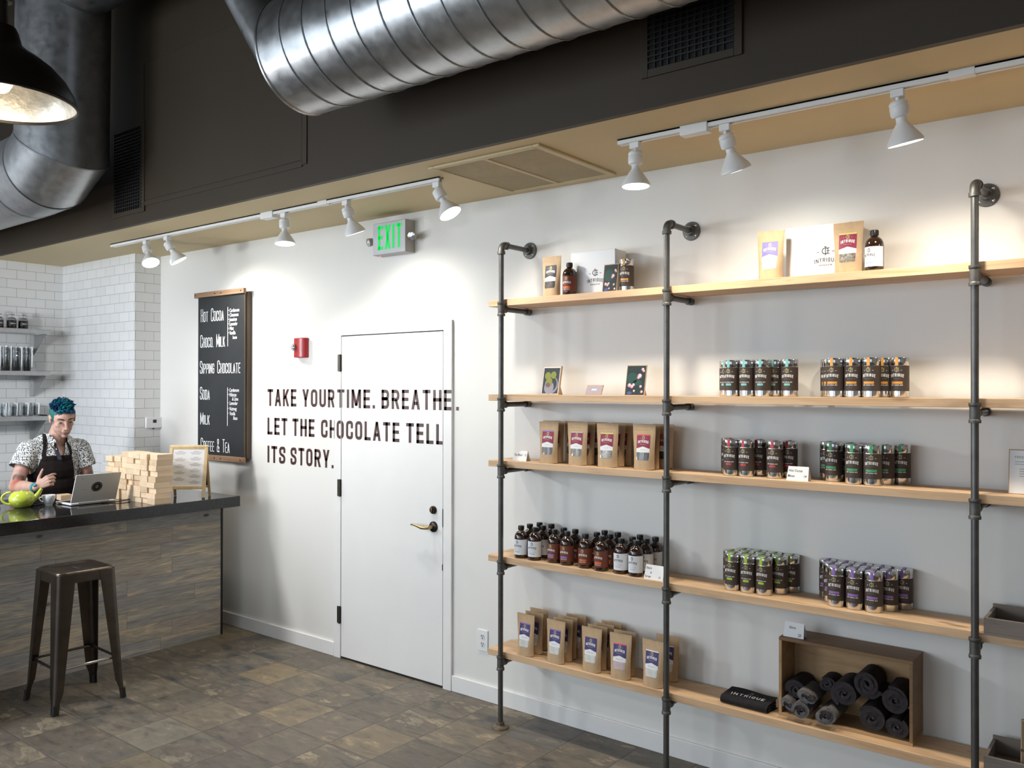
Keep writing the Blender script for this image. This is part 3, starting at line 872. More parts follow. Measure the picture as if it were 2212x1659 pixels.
def wall_vent(x0, x1, z0, z1, label):
    t = thing('wall_vent', label, 'vent', ((x0 + x1) / 2, YS, (z0 + z1) / 2), group='dark wall vents in the bulkhead')
    hw, hh = (x1 - x0) / 2, (z1 - z0) / 2
    MB().box(-hw, hw, -0.003, 0, -hh, hh).build('dark_opening', M['vent_hole'], t)
    mb = MB()
    for a, b, c, d in ((-hw - 0.03, -hw, -hh - 0.03, hh + 0.03), (hw, hw + 0.03, -hh - 0.03, hh + 0.03), (-hw, hw, -hh - 0.03, -hh), (-hw, hw, hh, hh + 0.03)):
        mb.box(a, b, -0.010, 0, c, d)
    mb.build('frame', M['brown'], t, bevel=0.002)
    mb = MB(); n = int((z1 - z0) / 0.022)
    for k in range(1, n): mb.box(-hw, hw, -0.012, -0.006, -hh + k * 0.022, -hh + k * 0.022 + 0.006)
    n = int((x1 - x0) / 0.028)
    for k in range(1, n): mb.box(-hw + k * 0.028, -hw + k * 0.028 + 0.004, -0.011, -0.005, -hh, hh)
    mb.build('louvres', M['grille'], t)
    return t


wall_vent(2.75, 3.10, 3.01, 3.45, 'dark louvred wall vent right of the spiral duct')
wall_vent(-1.35, -0.99, 2.965, 3.50, 'dark louvred wall vent beside the vertical duct elbow')
T = thing('access_panel', 'large brown access panel in the bulkhead below the spiral duct end', 'panel', (-0.17, YS, 3.4))
MB().box(-0.80, 0.822, -0.004, 0, -0.392, 0.5).build('panel_door', M['brown'], T, bevel=0.002)
mb = MB()
for a, b, c, d in ((0.826, 0.865, -0.42, 0.5), (-0.84, -0.805, -0.42, 0.5), (-0.805, 0.826, -0.43, -0.397)): mb.box(a, b, -0.006, 0, c, d)
mb.build('panel_frame', M['brown'], T, bevel=0.002)
T = thing('return_grille', 'tan square return air grille in the soffit', 'vent', (1.805, -0.395, ZS))
mb = MB()
for a, b, c, d in ((-0.335, -0.30, -0.335, 0.325), (0.30, 0.335, -0.335, 0.325), (-0.30, 0.30, -0.335, -0.30), (-0.30, 0.30, 0.29, 0.325), (-0.012, 0.012, -0.30, 0.29)):
    mb.box(a, b, c, d, -0.012, 0)
mb.build('frame', M['grille_tan'], T, bevel=0.003)
mb = MB()
for k in range(44):
    y = -0.298 + k * 0.0134
    mb.box(-0.30, -0.012, y, y + 0.0085, -0.008, -0.004).box(0.012, 0.30, y, y + 0.0085, -0.008, -0.004)
mb.box(-0.30, 0.30, -0.30, 0.29, -0.003, 0)
mb.build('slats', M['grille_tan_dk'], T)

# ------------------------------------------------------------------ ducts


def ring(mb, c, axis, r, wdt, h, n=48, m=0):
    a = Vector(axis).normalized(); c = Vector(c)
    mb.tube([c - a * wdt, c - a * wdt * 0.5, c + a * wdt * 0.5, c + a * wdt], [r, r + h, r + h, r], n, m, caps=False)


def mitre_duct(pts, r, n=56):
    """round duct along a polyline with true mitred corners; returns list of meshes, one per straight run"""
    P = [Vector(p) for p in pts]; D_ = [(P[i + 1] - P[i]).normalized() for i in range(len(P) - 1)]
    runs = []
    a = Vector((0, 0, 1)).cross(D_[0]); a = a.normalized() if a.length > 1e-5 else Vector((0, 1, 0))
    for i, d in enumerate(D_):
        if i:
            q = D_[i - 1].rotation_difference(d); a = q @ a
        b = d.cross(a).normalized(); a = b.cross(d).normalized()
        mb = MB(); vs = []
        for end in (0, 1):
            p = P[i + end]
            if end == 0: nrm = d if i == 0 else (D_[i - 1] + d).normalized()
            else: nrm = d if i == len(D_) - 1 else (d + D_[i + 1]).normalized()
            for j in range(n):
                t = 2 * PI * j / n; q0 = P[i] + (a * math.cos(t) + b * math.sin(t)) * r
                s = (p - q0).dot(nrm) / d.dot(nrm)
                vs.append(q0 + d * s)
        mb.add(vs, [(j, (j + 1) % n, n + (j + 1) % n, n + j) for j in range(n)])
        runs.append((mb, vs, d))
    return runs


def duct(name, label, pts, r, names, spiral=None, closed=()):
    t = thing(name, label, 'duct', pts[0])
    ref = pts[0]
    runs = mitre_duct(pts, r)
    objs = []
    for (mb, vs, d), nm in zip(runs, names):
        o_ = loc(mb, ref).build(nm, M['galv'], t, angle=30); objs.append(o_)
    n = 56
    for i in range(1, len(runs)):
        vs = runs[i][1][:n]; mb = MB()
        c = sum((Vector(v) for v in vs), Vector()) / n
        o1 = [c + (Vector(v) - c) * 1.012 - runs[i][2] * 0.006 for v in vs]; o2 = [c + (Vector(v) - c) * 1.012 + runs[i][2] * 0.006 for v in vs]
        mb.add(o1 + o2, [(j, (j + 1) % n, n + (j + 1) % n, n + j) for j in range(n)])
        loc(mb, ref).build('seam_band', M['seam'], t)
    if spiral:
        i, s0, s1, pitch = spiral
        p0 = Vector(pts[i]); d = runs[i][2]
        mb = MB(); a = Vector((0, 0, 1)).cross(d).normalized(); b = d.cross(a)
        turns = (s1 - s0) / pitch; N = int(turns * 40)
        path = []
        for k in range(N + 1):
            t_ = 2 * PI * turns * k / N; s = s0 + (s1 - s0) * k / N
            path.append(p0 + d * s + (a * math.cos(t_) + b * math.sin(t_)) * (r + 0.001))
        mb.tube(path, 0.0038, 6)
        loc(mb, ref).build('spiral_rib', M['seam'], t)
    return t


SDX, SDY, SDZ, SDR = 1.205, -1.27, 3.305, 0.262
SD = duct('spiral_duct', 'large galvanised spiral duct with angled end along the bulkhead', [(6.55, SDY, SDZ), (SDX, SDY, SDZ)], SDR, ['spiral_run'], (0, 0.15, 5.24, 0.148))
n = 64
rg = [(SDX, SDY + SDR * math.cos(2 * PI * j / n), SDZ + SDR * math.sin(2 * PI * j / n)) for j in range(n)]
mb = MB(); sh = (-1.05, -0.10, 1.55)
mb.add(rg + [(x + sh[0], y + sh[1], z + sh[2]) for x, y, z in rg], [(j, (j + 1) % n, n + (j + 1) % n, n + j) for j in range(n)])
loc(mb, (6.55, SDY, SDZ)).build('riser_section', M['galv'], SD, angle=30)
mb = MB()
mb.tube([(SDX - 0.007, SDY, SDZ), (SDX - 0.004, SDY, SDZ), (SDX + 0.006, SDY, SDZ), (SDX + 0.009, SDY, SDZ)], [SDR, SDR + 0.005, SDR + 0.005, SDR], 64, caps=False)
loc(mb, (6.55, SDY, SDZ)).build('seam_band', M['galv'], SD)
duct('drop_duct', 'galvanised duct dropping vertically at the left then turning along the wall', [(-0.25, -1.27, 4.36), (-1.17, -1.27, 4.36), (-1.21, -1.26, 3.30), (-1.42, -1.255, 3.20), (-1.70, -1.25, 3.19), (-3.5, -1.25, 3.18)], 0.27, ['branch_section', 'drop_section', 'elbow_section', 'elbow_section', 'wall_run'])

# ------------------------------------------------------------------ track lights


def track(name, x0, x1, y, label, box_x, joint_x):
    t = thing(name, label, 'track', ((x0 + x1) / 2, y, ZS), group='white lighting tracks on the soffit')
    c = (x0 + x1) / 2
    mb = MB().box(x0 - c, x1 - c, -0.018, -0.006, -0.022, 0).box(x0 - c, x1 - c, 0.006, 0.018, -0.022, 0).box(x0 - c, x1 - c, -0.018, 0.018, -0.006, 0)
    mb.build('rail', M['white_track'], t)
    MB().box(x0 - c, x1 - c, -0.0059, 0.0059, -0.0115, -0.007).build('rail_slot', M['grey_line'], t)
    MB().box(box_x - c - 0.06, box_x - c + 0.06, -0.024, 0.024, -0.040, 0).build('feed_box', M['white_track'], t, bevel=0.002)
    MB().box(joint_x - c - 0.04, joint_x - c + 0.04, -0.0195, 0.0195, -0.0245, 0).build('rail_joint', M['white_track'], t, bevel=0.001)


track('light_track', -1.985, 1.385, -0.545, 'white ceiling light track left of the tan grille', -0.05, 0.47)
track('light_track', 2.44, 5.9, -0.545, 'white ceiling light track right of the tan grille', 2.80, 3.78)


def lamp(x, aim, label, power, size=140):
    y = -0.545; z0 = ZS - 0.022
    t = thing('track_lamp', label, 'spotlight', (x, y, z0), group='white track spotlights')
    MB().box(-0.022, 0.022, -0.016, 0.016, -0.028, -0.0005).build('track_adapter', M['white_track'], t, bevel=0.002)
    aim = Vector(aim).normalized()
    st = Vector((0, 0, -0.040))
    MB().cyl((0, 0, -0.028), st + Vector((0, 0, -0.006)), 0.0075, n=12).build('stem', M['white_track'], t)
    q = Vector((0, 0, -1)).rotation_difference(aim).to_matrix().to_4x4()
    A = Matrix.Translation(st) @ q
    sk = MB().lathe([(0, 0.004), (0.022, 0.002), (0.030, -0.005), (0.032, -0.012), (0.030, -0.017), (0.032, -0.022), (0.032, -0.046), (0.029, -0.054), (0.019, -0.057)], 24, 0, A).build('lamp_socket', M['white_track'], t)
    MB().lathe([(0.017, -0.054), (0.018, -0.076), (0.023, -0.082), (0.034, -0.098), (0.052, -0.125), (0.0605, -0.141), (0.061, -0.148), (0.058, -0.151)], 28, 0, A).build('reflector_bulb', M['white_plastic'], t)
    MB().lathe([(0.058, -0.1505), (0.03, -0.1525), (0.0, -0.153)], 28, 0, A).build('lamp_lens', M['lens_on'], t)
    l = bpy.data.lights.new('spot', 'SPOT'); l.energy = power; l.color = (1.0, 0.96, 0.88) if x < 2 else (1.0, 0.91, 0.76); l.spot_size = math.radians(size); l.spot_blend = 1.0; l.shadow_soft_size = 0.04
    lo = bpy.data.objects.new('spot_light', l); COL.objects.link(lo)
    lo.location = Vector((x, y, z0)) + st + aim * 0.165
    lo.rotation_euler = aim.to_track_quat('-Z', 'Y').to_euler()
    return t


LAMPS = [(-1.50, (0.52, -0.05, -0.85), 'white track spotlight tilted right, leftmost on the left track', 1.0),
         (-1.22, (0.30, 0.42, -0.86), 'white track spotlight tilted to the wall, second on the left track', 1.0),
         (0.10, (0.10, -0.05, -0.99), 'white track spotlight beside the feed box of the left track', 1.0),
         (0.66, (0.10, 0.36, -0.93), 'white track spotlight left of the exit sign', 1.0),
         (1.36, (0.50, 0.10, -0.84), 'white track spotlight at the right end of the left track', 1.0),
         (2.52, (0.02, -0.02, -1.0), 'white track spotlight at the left end of the right track', 1.2),
         (2.93, (0.15, 0.36, -0.93), 'white track spotlight beside the feed box of the right track', 0.62),
         (3.575, (0.12, 0.22, -0.97), 'white track spotlight nearest to the camera above the right shelves', 1.05),
         (4.55, (-0.15, 0.40, -0.92), 'white track spotlight added out of view to brighten the right shelving', 1.0)]  # last one is unseen, added to brighten the right end of the shelves
for x, aim, lb, pw in LAMPS: lamp(x, aim, lb, SPOT_W * pw)

# ------------------------------------------------------------------ pendant lamp
PL = (1.665, -2.72, 2.615)
T = thing('pendant_lamp', 'dark bronze dome pendant lamp with silver lining at the upper left', 'pendant lamp', PL)
dome = [(0.202, 0.0), (0.200, 0.012), (0.192, 0.035), (0.172, 0.070), (0.140, 0.105), (0.105, 0.132), (0.075, 0.150), (0.055, 0.168), (0.047, 0.20), (0.040, 0.215), (0.0, 0.217)]
MB().lathe(dome, 56).build('lamp_shade', M['lamp_shade'], T)
MB().lathe([(r - 0.004 if r > 0.01 else 0, z - 0.003 if i else z) for i, (r, z) in enumerate(dome[:8])] + [(0, 0.165)], 56).build('shade_lining', M['lamp_inside'], T)
MB().lathe([(0.202, 0.001), (0.2045, -0.003), (0.2035, -0.008), (0.1985, -0.008), (0.198, 0.0)], 56).build('rolled_rim', M['lamp_shade'], T)
MB().cyl((0, 0, 0.215), (0, 0, 0.29), 0.022, 0.018, 20).cyl((0, 0, 0.29), (0, 0, 0.33), 0.030, 0.020, 20).build('lamp_socket', M['lamp_shade'], T)
MB().cyl((0, 0, 0.33), (0, 0, ZC - PL[2] - 0.002), 0.007, n=10).build('hanging_rod', M['black_steel'], T)
MB().ball((0, 0, 0.065), (0.034, 0.034, 0.042), 16).cyl((0, 0, 0.10), (0, 0, 0.16), 0.016, n=14).build('light_bulb', M['bulb'], T)
pl = bpy.data.lights.new('pendant', 'POINT'); pl.energy = 1.5; pl.color = (1, 0.86, 0.66); pl.shadow_soft_size = 0.05
po = bpy.data.objects.new('pendant_light', pl); COL.objects.link(po); po.location = (PL[0], PL[1], PL[2] - 0.02)

for px_, py_, pz_, lb in ((-1.40, -2.25, 2.25, 'dark bronze dome pendant lamp added out of view, near end of the bar'), (-1.40, -3.35, 2.25, 'dark bronze dome pendant lamp added out of view, far end of the bar')):  # two unseen pendants added to brighten the kitchen corner
    q = dup(T, (px_, py_, pz_), 0.3, lb)
    pl = bpy.data.lights.new('pendant', 'POINT'); pl.energy = 82; pl.color = (0.97, 0.98, 1.0); pl.shadow_soft_size = 0.12
    po = bpy.data.objects.new('pendant_light', pl); COL.objects.link(po); po.location = (px_, py_, pz_ - 0.06)

# ------------------------------------------------------------------ counter
CZ = 1.011
T = thing('bar_counter', 'bar counter faced with weathered reclaimed planks and a steel end plate', 'counter', (-1.1, -2.0, 0))
loc(MB().box(-1.112, -1.098, -4.6, -0.192, 0.0, 0.938), (-1.1, -2.0, 0)).build('plank_front', M['plank'], T)
loc(MB().box(-1.72, -1.112, -4.6, -0.192, 0.0, 0.938), (-1.1, -2.0, 0)).build('carcass', M['black_steel'], T)
loc(MB().box(-1.72, -1.093, -0.192, -0.178, 0.0, 0.938), (-1.1, -2.0, 0)).build('end_plate', M['black_steel'], T)
tag(loc(MB().box(-1.76, -0.91, -4.7, -0.159, 0.938, CZ), (-1.3, -2.4, CZ)).build('countertop', M['black_stone'], None, (-1.3, -2.4, CZ), bevel=0.003), 'thick polished black stone countertop on the plank bar', 'countertop')

# ------------------------------------------------------------------ pipe shelving
SH = [2.2537, 1.7508, 1.4002, 0.894, 0.3928]
YP, PR, TH = -0.2529, 0.0134, 0.0339
SY0, SY1 = -0.2312, -0.0235
NTH = ['top', 'second', 'third', 'fourth', 'bottom']
for z, nm in zip(SH, NTH):
    o = loc(MB().box(1.443, 6.0, SY0, SY1, z - TH, z), (3.0, -0.127, z)).build('shelf_board', M['fir'], None, (3.0, -0.127, z), bevel=0.0015)
    tag(o, 'long fir wood shelf board, %s of the five on the pipe rack' % nm if nm in ('top', 'bottom') else 'long fir wood shelf board, %s from the top on the pipe rack' % nm, 'shelf', 'fir boards of the pipe rack')


def upright(x, label):
    t = thing('pipe_upright', label, 'pipe stand', (x, YP, 0), group='black pipe uprights of the shelving')
    cuts = [0.02]
    for z in reversed(SH):
        zc = z - TH - 0.0188
        cuts += [zc - 0.026, zc + 0.026]
    cuts.append(2.52)
    for a, b in zip(cuts[0::2], cuts[1::2]):
        MB().cyl((0, 0, a), (0, 0, b), PR, n=20).build('pipe_section', M['pipe'], t)
    for z in SH:
        zc = z - TH - 0.0188
        mb = MB().lathe([(PR + 0.001, zc - 0.037), (0.0208, zc - 0.037), (0.0212, zc - 0.031), (0.0208, zc - 0.026), (0.0182, zc - 0.023), (0.0182, zc + 0.023), (0.0208, zc + 0.026), (0.0212, zc + 0.031), (0.0208, zc + 0.037), (PR + 0.001, zc + 0.037)], 24)
        mb.cyl((0, 0.005, zc), (0, 0.030, zc), 0.0175, n=20).cyl((0, 0.028, zc), (0, 0.039, zc), 0.0187, n=20)
        mb.build('tee_fitting', M['fitting'], t)
        ar = MB().cyl((0, 0.036, zc), (0, -YP - 0.026, zc), 0.0134, n=18).build('shelf_arm', M['pipe'], t)
        MB().cyl((0, -YP - 0.036, zc), (0, -YP - 0.006, zc), 0.0182, n=18).cyl((0, -YP - 0.040, zc), (0, -YP - 0.034, zc), 0.0187, n=18).build('end_cap', M['fitting'], ar)
    zt = 2.5396; q = []
    for k in range(8):
        a = PI / 2 * k / 7
        q.append((0, 0.030 - 0.030 * math.cos(a), zt - 0.030 + 0.030 * math.sin(a)))
    mb = MB().tube([(0, 0, zt - 0.046)] + q + [(0, 0.046, zt)], 0.0178, 20)
    mb.cyl((0, 0, zt - 0.050), (0, 0, zt - 0.036), 0.0212, n=22).cyl((0, 0.036, zt), (0, 0.050, zt), 0.0212, n=22)
    mb.build('elbow_fitting', M['fitting'], t)
    MB().cyl((0, 0.046, zt), (0, -YP - 0.012, zt), PR, n=20).build('top_arm', M['pipe'], t)
    A = Matrix.Translation((0, -YP, zt)) @ RX
    fl = MB().lathe([(PR, 0.034), (0.021, 0.034), (0.022, 0.012), (0.026, 0.0095), (0.044, 0.008), (0.0455, 0.004), (0.0455, 0.0)], 32, 0, A).build('wall_flange', M['fitting'], t)
    for k in range(4):
        a = PI / 4 + PI / 2 * k
        MB().lathe([(0, 0.0115), (0.0035, 0.011), (0.0055, 0.009), (0.0055, 0.006)], 12, 0, A @ Matrix.Translation((0.033 * math.cos(a), 0.033 * math.sin(a), 0))).build('screw', M['strobe'], fl)
    MB().lathe([(0.046, 0.0), (0.046, 0.006), (0.043, 0.010), (0.026, 0.012), (0.022, 0.016), (0.021, 0.032), (PR, 0.032)], 32).build('floor_flange', M['floor_flange'], t)
    return t


upright(1.5474, 'black iron pipe upright nearest to the door')
upright(2.5161, 'black iron pipe upright in the middle of the shelving')
upright(3.7682, 'black iron pipe upright at the right edge, nearest to the camera')

# ------------------------------------------------------------------ tins


def cyl_map(r, dz=0.0):
    # flat label (u metres along the arc, v metres up) -> cylinder facing -y
    return lambda u, v: (r * math.sin(u / r), -r * math.cos(u / r), v + dz)


def subdiv(ps, n=1):
    return ps


def label_wrap(mb, r, z0, z1, a, m=0, n=28):
    """part-cylinder label of half-angle a facing -y"""
    vs = []
    for k in range(n + 1):
        t = -a + 2 * a * k / n
        vs += [(r * math.sin(t), -r * math.cos(t), z0), (r * math.sin(t), -r * math.cos(t), z1)]
    mb.add(vs, [(2 * k, 2 * k + 2, 2 * k + 3, 2 * k + 1) for k in range(n)], m)


def tin_label(seal, style):
    mb = MB(); r = 0.0352
    label_wrap(mb, r, 0.026, 0.1265, PI, 0, 40)
    f = cyl_map(r + 0.00025)
    mb.polys(shift(emblem(0.0175), 0, 0.111), f, 2)
    mb.polys(shift(dashes(0.0145, 1.0, 0.38), 0, 0.108), f, 1)
    mb.polys(shift(brand(0.052, 0.0125, 0.0026, 0.0045), 0, 0.0815), f, 1)
    mb.polys(centred('CHOCOLATE CO.', 0.0036, 0.0022, 0.0006, 0.0009, 0, 0.0745), f, 4)
    if style:
        bz, tz = 0.0545, 0.0475
        bw = 0.044
    else:
        bz, tz = 0.0475, 0.060
        bw = 0.026
    mb.polys(rectn(-bw / 2, bw / 2, bz, bz + 0.0095), f, 3)
    mb.polys(centred('HOT COCOA MIX', 0.0044, 0.0028, 0.0009, 0.0011, 0, tz), f, 1)
    mb.polys(centred('NET WT', 0.0030, 0.0019, 0.0005, 0.0008, 0, 0.0385), f, 4)
    return mb, [M['label_brown'], M['print_white'], M['print_gold'], M['seal_' + seal], M['print_dim']]


def make_tin(seal, style, label, group):
    t = thing('cocoa_tin', label, 'tin', (0, 0, 0), group=group)
    MB().lathe([(0, 0.0), (0.0325, 0.0), (0.0345, 0.0015), (0.0348, 0.004), (0.0348, 0.131), (0.034, 0.134), (0, 0.134)], 40).build('tin_body', M['tin'], t)
    MB().lathe([(0.0349, 0.1285), (0.0353, 0.129), (0.0353, 0.157), (0.0345, 0.1592), (0.0325, 0.1598), (0.031, 0.1588), (0, 0.1585)], 40).build('lid', M['lid_tin'], t)
    mb, ms = tin_label(seal, style)
    mb.build('label', ms, t, angle=60)
    mb = MB(); w_ = 0.0062; f = cyl_map(0.0357)
    n = 3
    for k in range(n):
        a = -w_ + 2 * w_ * k / n; b = -w_ + 2 * w_ * (k + 1) / n
        mb.add([f(a, 0.1275), f(b, 0.1275), f(b, 0.1600), f(a, 0.1600)], [(0, 1, 2, 3)])
    mb.add([(-w_, -0.0352, 0.1603), (w_, -0.0352, 0.1603), (w_, 0.030, 0.1603), (-w_, 0.030, 0.1603)], [(0, 1, 2, 3)])
    mb.build('paper_seal', M['seal_' + seal], t)
    return t


TINS = [
    ('teal', 0, 1, 'second shelf', [((2.792, -0.166), 'leftmost of the full front row'), ((2.863, -0.164), 'second of the front row'), ((2.934, -0.165), 'third of the front row'), ((2.967, -0.100), 'partly hidden, second from right'), ((3.039, -0.130), 'rightmost of its cluster'), ((2.733, -0.080), 'set back at the left end')]),
    ('orange', 1, 1, 'second shelf', [((3.242, -0.170), 'leftmost of the full front row'), ((3.313, -0.164), 'second of the front row'), ((3.384, -0.165), 'third of the front row'), ((3.413, -0.085), 'set back, second from right'), ((3.478, -0.115), 'rightmost of its cluster'), ((3.209, -0.107), 'peeking out behind the left front one'), ((3.178, -0.043), 'farthest left against the wall')]),
    ('red', 0, 2, 'third shelf', [((2.790, -0.166), 'leftmost of the front row'), ((2.860, -0.164), 'second of the front row'), ((2.892, -0.095), 'set back in the middle'), ((2.984, -0.155), 'third of the front row'), ((3.023, -0.090), 'rightmost, behind the price card'), ((2.746, -0.090), 'dark and set back at the left end')]),
    ('green', 1, 2, 'third shelf', [((3.319, -0.171), 'front one left of centre'), ((3.390, -0.171), 'front one right of centre'), ((3.422, -0.107), 'second from right'), ((3.469, -0.050), 'rightmost of its cluster'), ((3.271, -0.060), 'mostly hidden behind the left front one'), ((3.221, -0.120), 'second from left'), ((3.178, -0.050), 'farthest left against the wall')]),
    ('lime', 0, 3, 'fourth shelf', [((2.795, -0.160), 'leftmost of the front row'), ((2.867, -0.160), 'middle of the front row'), ((2.939, -0.160), 'rightmost of the front row'), ((2.759, -0.096), 'leftmost of the middle row'), ((2.8298, -0.097), 'second of the middle row'), ((2.9055, -0.0975), 'third of the middle row'), ((2.984, -0.095), 'rightmost of the middle row'), ((2.790, -0.033), 'leftmost against the wall'), ((2.862, -0.034), 'second against the wall'), ((2.934, -0.034), 'third against the wall'), ((3.013, -0.034), 'rightmost against the wall')]),
    ('purple', 1, 3, 'fourth shelf', [((3.245, -0.160), 'leftmost of the front row'), ((3.319, -0.160), 'middle of the front row'), ((3.392, -0.160), 'rightmost of the front row'), ((3.208, -0.098), 'leftmost of the middle row'), ((3.281, -0.098), 'second of the middle row'), ((3.354, -0.098), 'third of the middle row'), ((3.434, -0.098), 'rightmost of the middle row'), ((3.170, -0.034), 'leftmost against the wall'), ((3.245, -0.034), 'second against the wall'), ((3.318, -0.035), 'third against the wall'), ((3.391, -0.035), 'fourth against the wall'), ((3.474, -0.034), 'rightmost against the wall')]),
]
tin_proto = {}
for seal, style, si, where, lst in TINS:
    for i, ((x, y), how) in enumerate(lst):
        lb = '%s sealed cocoa tin on %s, %s' % (seal, where, how)
        grp = 'cocoa tins with %s seals' % seal
        rz = random.uniform(-0.10, 0.10)
        if i == 0:
            t = tin_proto[seal] = make_tin(seal, style, lb, grp); t.location = (x, y, SH[si]); t.rotation_euler = (0, 0, rz)
        else:
            dup(tin_proto[seal], (x, y, SH[si]), rz, lb, grp)
dup(tin_proto['orange'], (2.237, -0.135, SH[0]), 0.12, 'silver cocoa tin with orange seal alone on the top shelf', 'cocoa tins with orange seals')

# ------------------------------------------------------------------ syrup bottles


def make_bottle(kind, label, group):
    t = thing('syrup_bottle', label, 'bottle', group=group)
    R = 0.0358
    body = [(0, 0.002), (0.028, 0.0), (0.034, 0.002), (R, 0.006), (R, 0.104), (0.0345, 0.116), (0.030, 0.127), (0.0225, 0.1355), (0.0145, 0.140), (0.0128, 0.1435), (0.0128, 0.148), (0, 0.148)]
    MB().lathe(body, 36).build('glass_body', M['amber'], t)
    mb = MB().lathe([(0.0125, 0.1445), (0.0152, 0.1445), (0.0155, 0.147), (0.0155, 0.1655), (0.0145, 0.1675), (0, 0.168)], 30)
    for k in range(24):
        a = 2 * PI * k / 24
        mb.cyl((0.0155 * math.cos(a), 0.0155 * math.sin(a), 0.147), (0.0155 * math.cos(a), 0.0155 * math.sin(a), 0.165), 0.0009, n=5, caps=False)
    mb.build('cap', M['cap'], t)
    ground, ink, accent = {'white': ('label_white', 'ink', 'seal_grey'), 'whiteblue': ('label_white', 'ink', 'seal_steel blue'), 'purple': ('label_rust', 'print_white', 'seal_purple'), 'orange': ('label_rust', 'print_white', 'seal_rust orange')}[kind]
    mb = MB(); r = R + 0.0003
    label_wrap(mb, r, 0.019, 0.0985, 1.68, 0, 30)
    f = cyl_map(r + 0.0002)
    mb.polys(shift(emblem(0.0155), 0, 0.0845), f, 2 if ground == 'label_rust' else 1)
    mb.polys(shift(dashes(0.0135, 1.0, 0.35), 0, 0.082), f, 4)
    mb.polys(shift(brand(0.048, 0.0105, 0.0020, 0.004), 0, 0.0595), f, 1)
    mb.polys(centred('CHOCOLATE CO.', 0.0030, 0.0019, 0.0005, 0.0008, 0, 0.0535), f, 4)
    if kind in ('purple', 'orange'):
        mb.polys(rectn(-0.0205, 0.0205, 0.0355, 0.0455), f, 3)
        mb.polys(centred('COCOA SYRUP', 0.0042, 0.0026, 0.0007, 0.001, 0, 0.0285), f, 1)
    else:
        mb.polys(centred('COCOA ELIXIR', 0.0044, 0.0027, 0.0006, 0.0012, 0, 0.0420), f, 4)
        mb.polys(centred('CARDAMOM', 0.0042, 0.0026, 0.0010, 0.001, 0, 0.0325), f, 3)
    mb.build('label', [M[ground], M[ink], M['seal_coral'] if False else M['print_gold'], M[accent], M['grey_ink'] if ground == 'label_white' else M['print_dim']], t, angle=60)
    return t


BOT = [('whiteblue', 1.629, -.183, 'white labelled, leftmost of the front row'), ('whiteblue', 1.719, -.184, 'white labelled, second in the front row'),
       ('purple', 1.835, -.172, 'brown label with purple bar, left one of its pair'), ('purple', 1.919, -.180, 'brown label with purple bar, right one of its pair'),
       ('orange', 2.030, -.181, 'brown label with orange bar, left one of its pair'), ('orange', 2.128, -.188, 'brown label with orange bar, right one of its pair'),
       ('white', 2.235, -.181, 'white labelled, second from right in the front row'), ('white', 2.321, -.188, 'white labelled, rightmost of the front row'),
       ('whiteblue', 1.632, -.110, 'behind the leftmost one'), ('whiteblue', 1.643, -.038, 'leftmost against the wall'),
       ('whiteblue', 1.719, -.111, 'behind the second front one with its pale label showing'), ('whiteblue', 1.722, -.038, 'second against the wall'),
       ('purple', 1.843, -.098, 'behind the left purple bar one'), ('purple', 1.916, -.100, 'behind the right purple bar one'),
       ('orange', 2.052, -.109, 'behind the left orange bar one'), ('orange', 2.053, -.037, 'third against the wall'),
       ('orange', 2.132, -.115, 'behind the right orange bar one'), ('orange', 2.134, -.042, 'fourth against the wall'),
       ('white', 2.257, -.109, 'between the two right front ones, set back'), ('white', 2.257, -.036, 'fifth against the wall'),
       ('white', 2.335, -.116, 'behind the rightmost front one'), ('white', 2.346, -.042, 'rightmost against the wall')]
bot_proto = {}
for kind, x, y, how in BOT:
    lb = 'fourth shelf syrup bottle, %s' % how
    rz = random.uniform(-0.08, 0.14) + 0.02
    if kind not in bot_proto:
        t = bot_proto[kind] = make_bottle(kind, lb, 'amber syrup bottles'); t.location = (x, y, SH[3]); t.rotation_euler = (0, 0, rz)
    else: dup(bot_proto[kind], (x, y, SH[3]), rz, lb)
dup(bot_proto['orange'], (1.921, -0.165, SH[0]), 0.1, 'amber syrup bottle with brown label on the left of the top shelf')
dup(bot_proto['whiteblue'], (3.395, -0.165, SH[0]), -0.35, 'amber syrup bottle with blank white label on the right of the top shelf')

# ------------------------------------------------------------------ kraft pouches
PH, PW = 0.213, 0.054


def pouch_front(u, v):
    """u in -1..1 across, v in 0..1 up: front surface point (facing -y)"""
    W_ = PW * (1.0 + 0.10 * v - 0.04 * math.sin(PI * min(v * 1.3, 1)))
    d = 0.026 * (1 - max(0, v - 0.10) / 0.90) ** 1.1 if v > 0.10 else 0.026
    d = max(d, 0.0012)
    y = -d * (1 - abs(u) ** 2.6) ** 0.7 - 0.0008
    z = PH * v
    if v < 0.05: z += 0.004 * u * u
    y += 0.0012 * math.sin(9 * v + 3 * u) * (1 - v) * (1 - u * u)
    return (W_ * u, y, z)


def pouch_back(u, v):
    x, y, z = pouch_front(u, v)
    return (x, -y * 0.75 + 0.0003, z)


def on_pouch(off):
    def f(x, z):
        v = z / PH
        W_ = PW * (1.0 + 0.10 * v - 0.04 * math.sin(PI * min(v * 1.3, 1)))
        p = pouch_front(max(-0.98, min(0.98, x / W_)), v)
        return (p[0], p[1] - off, p[2])
    return f


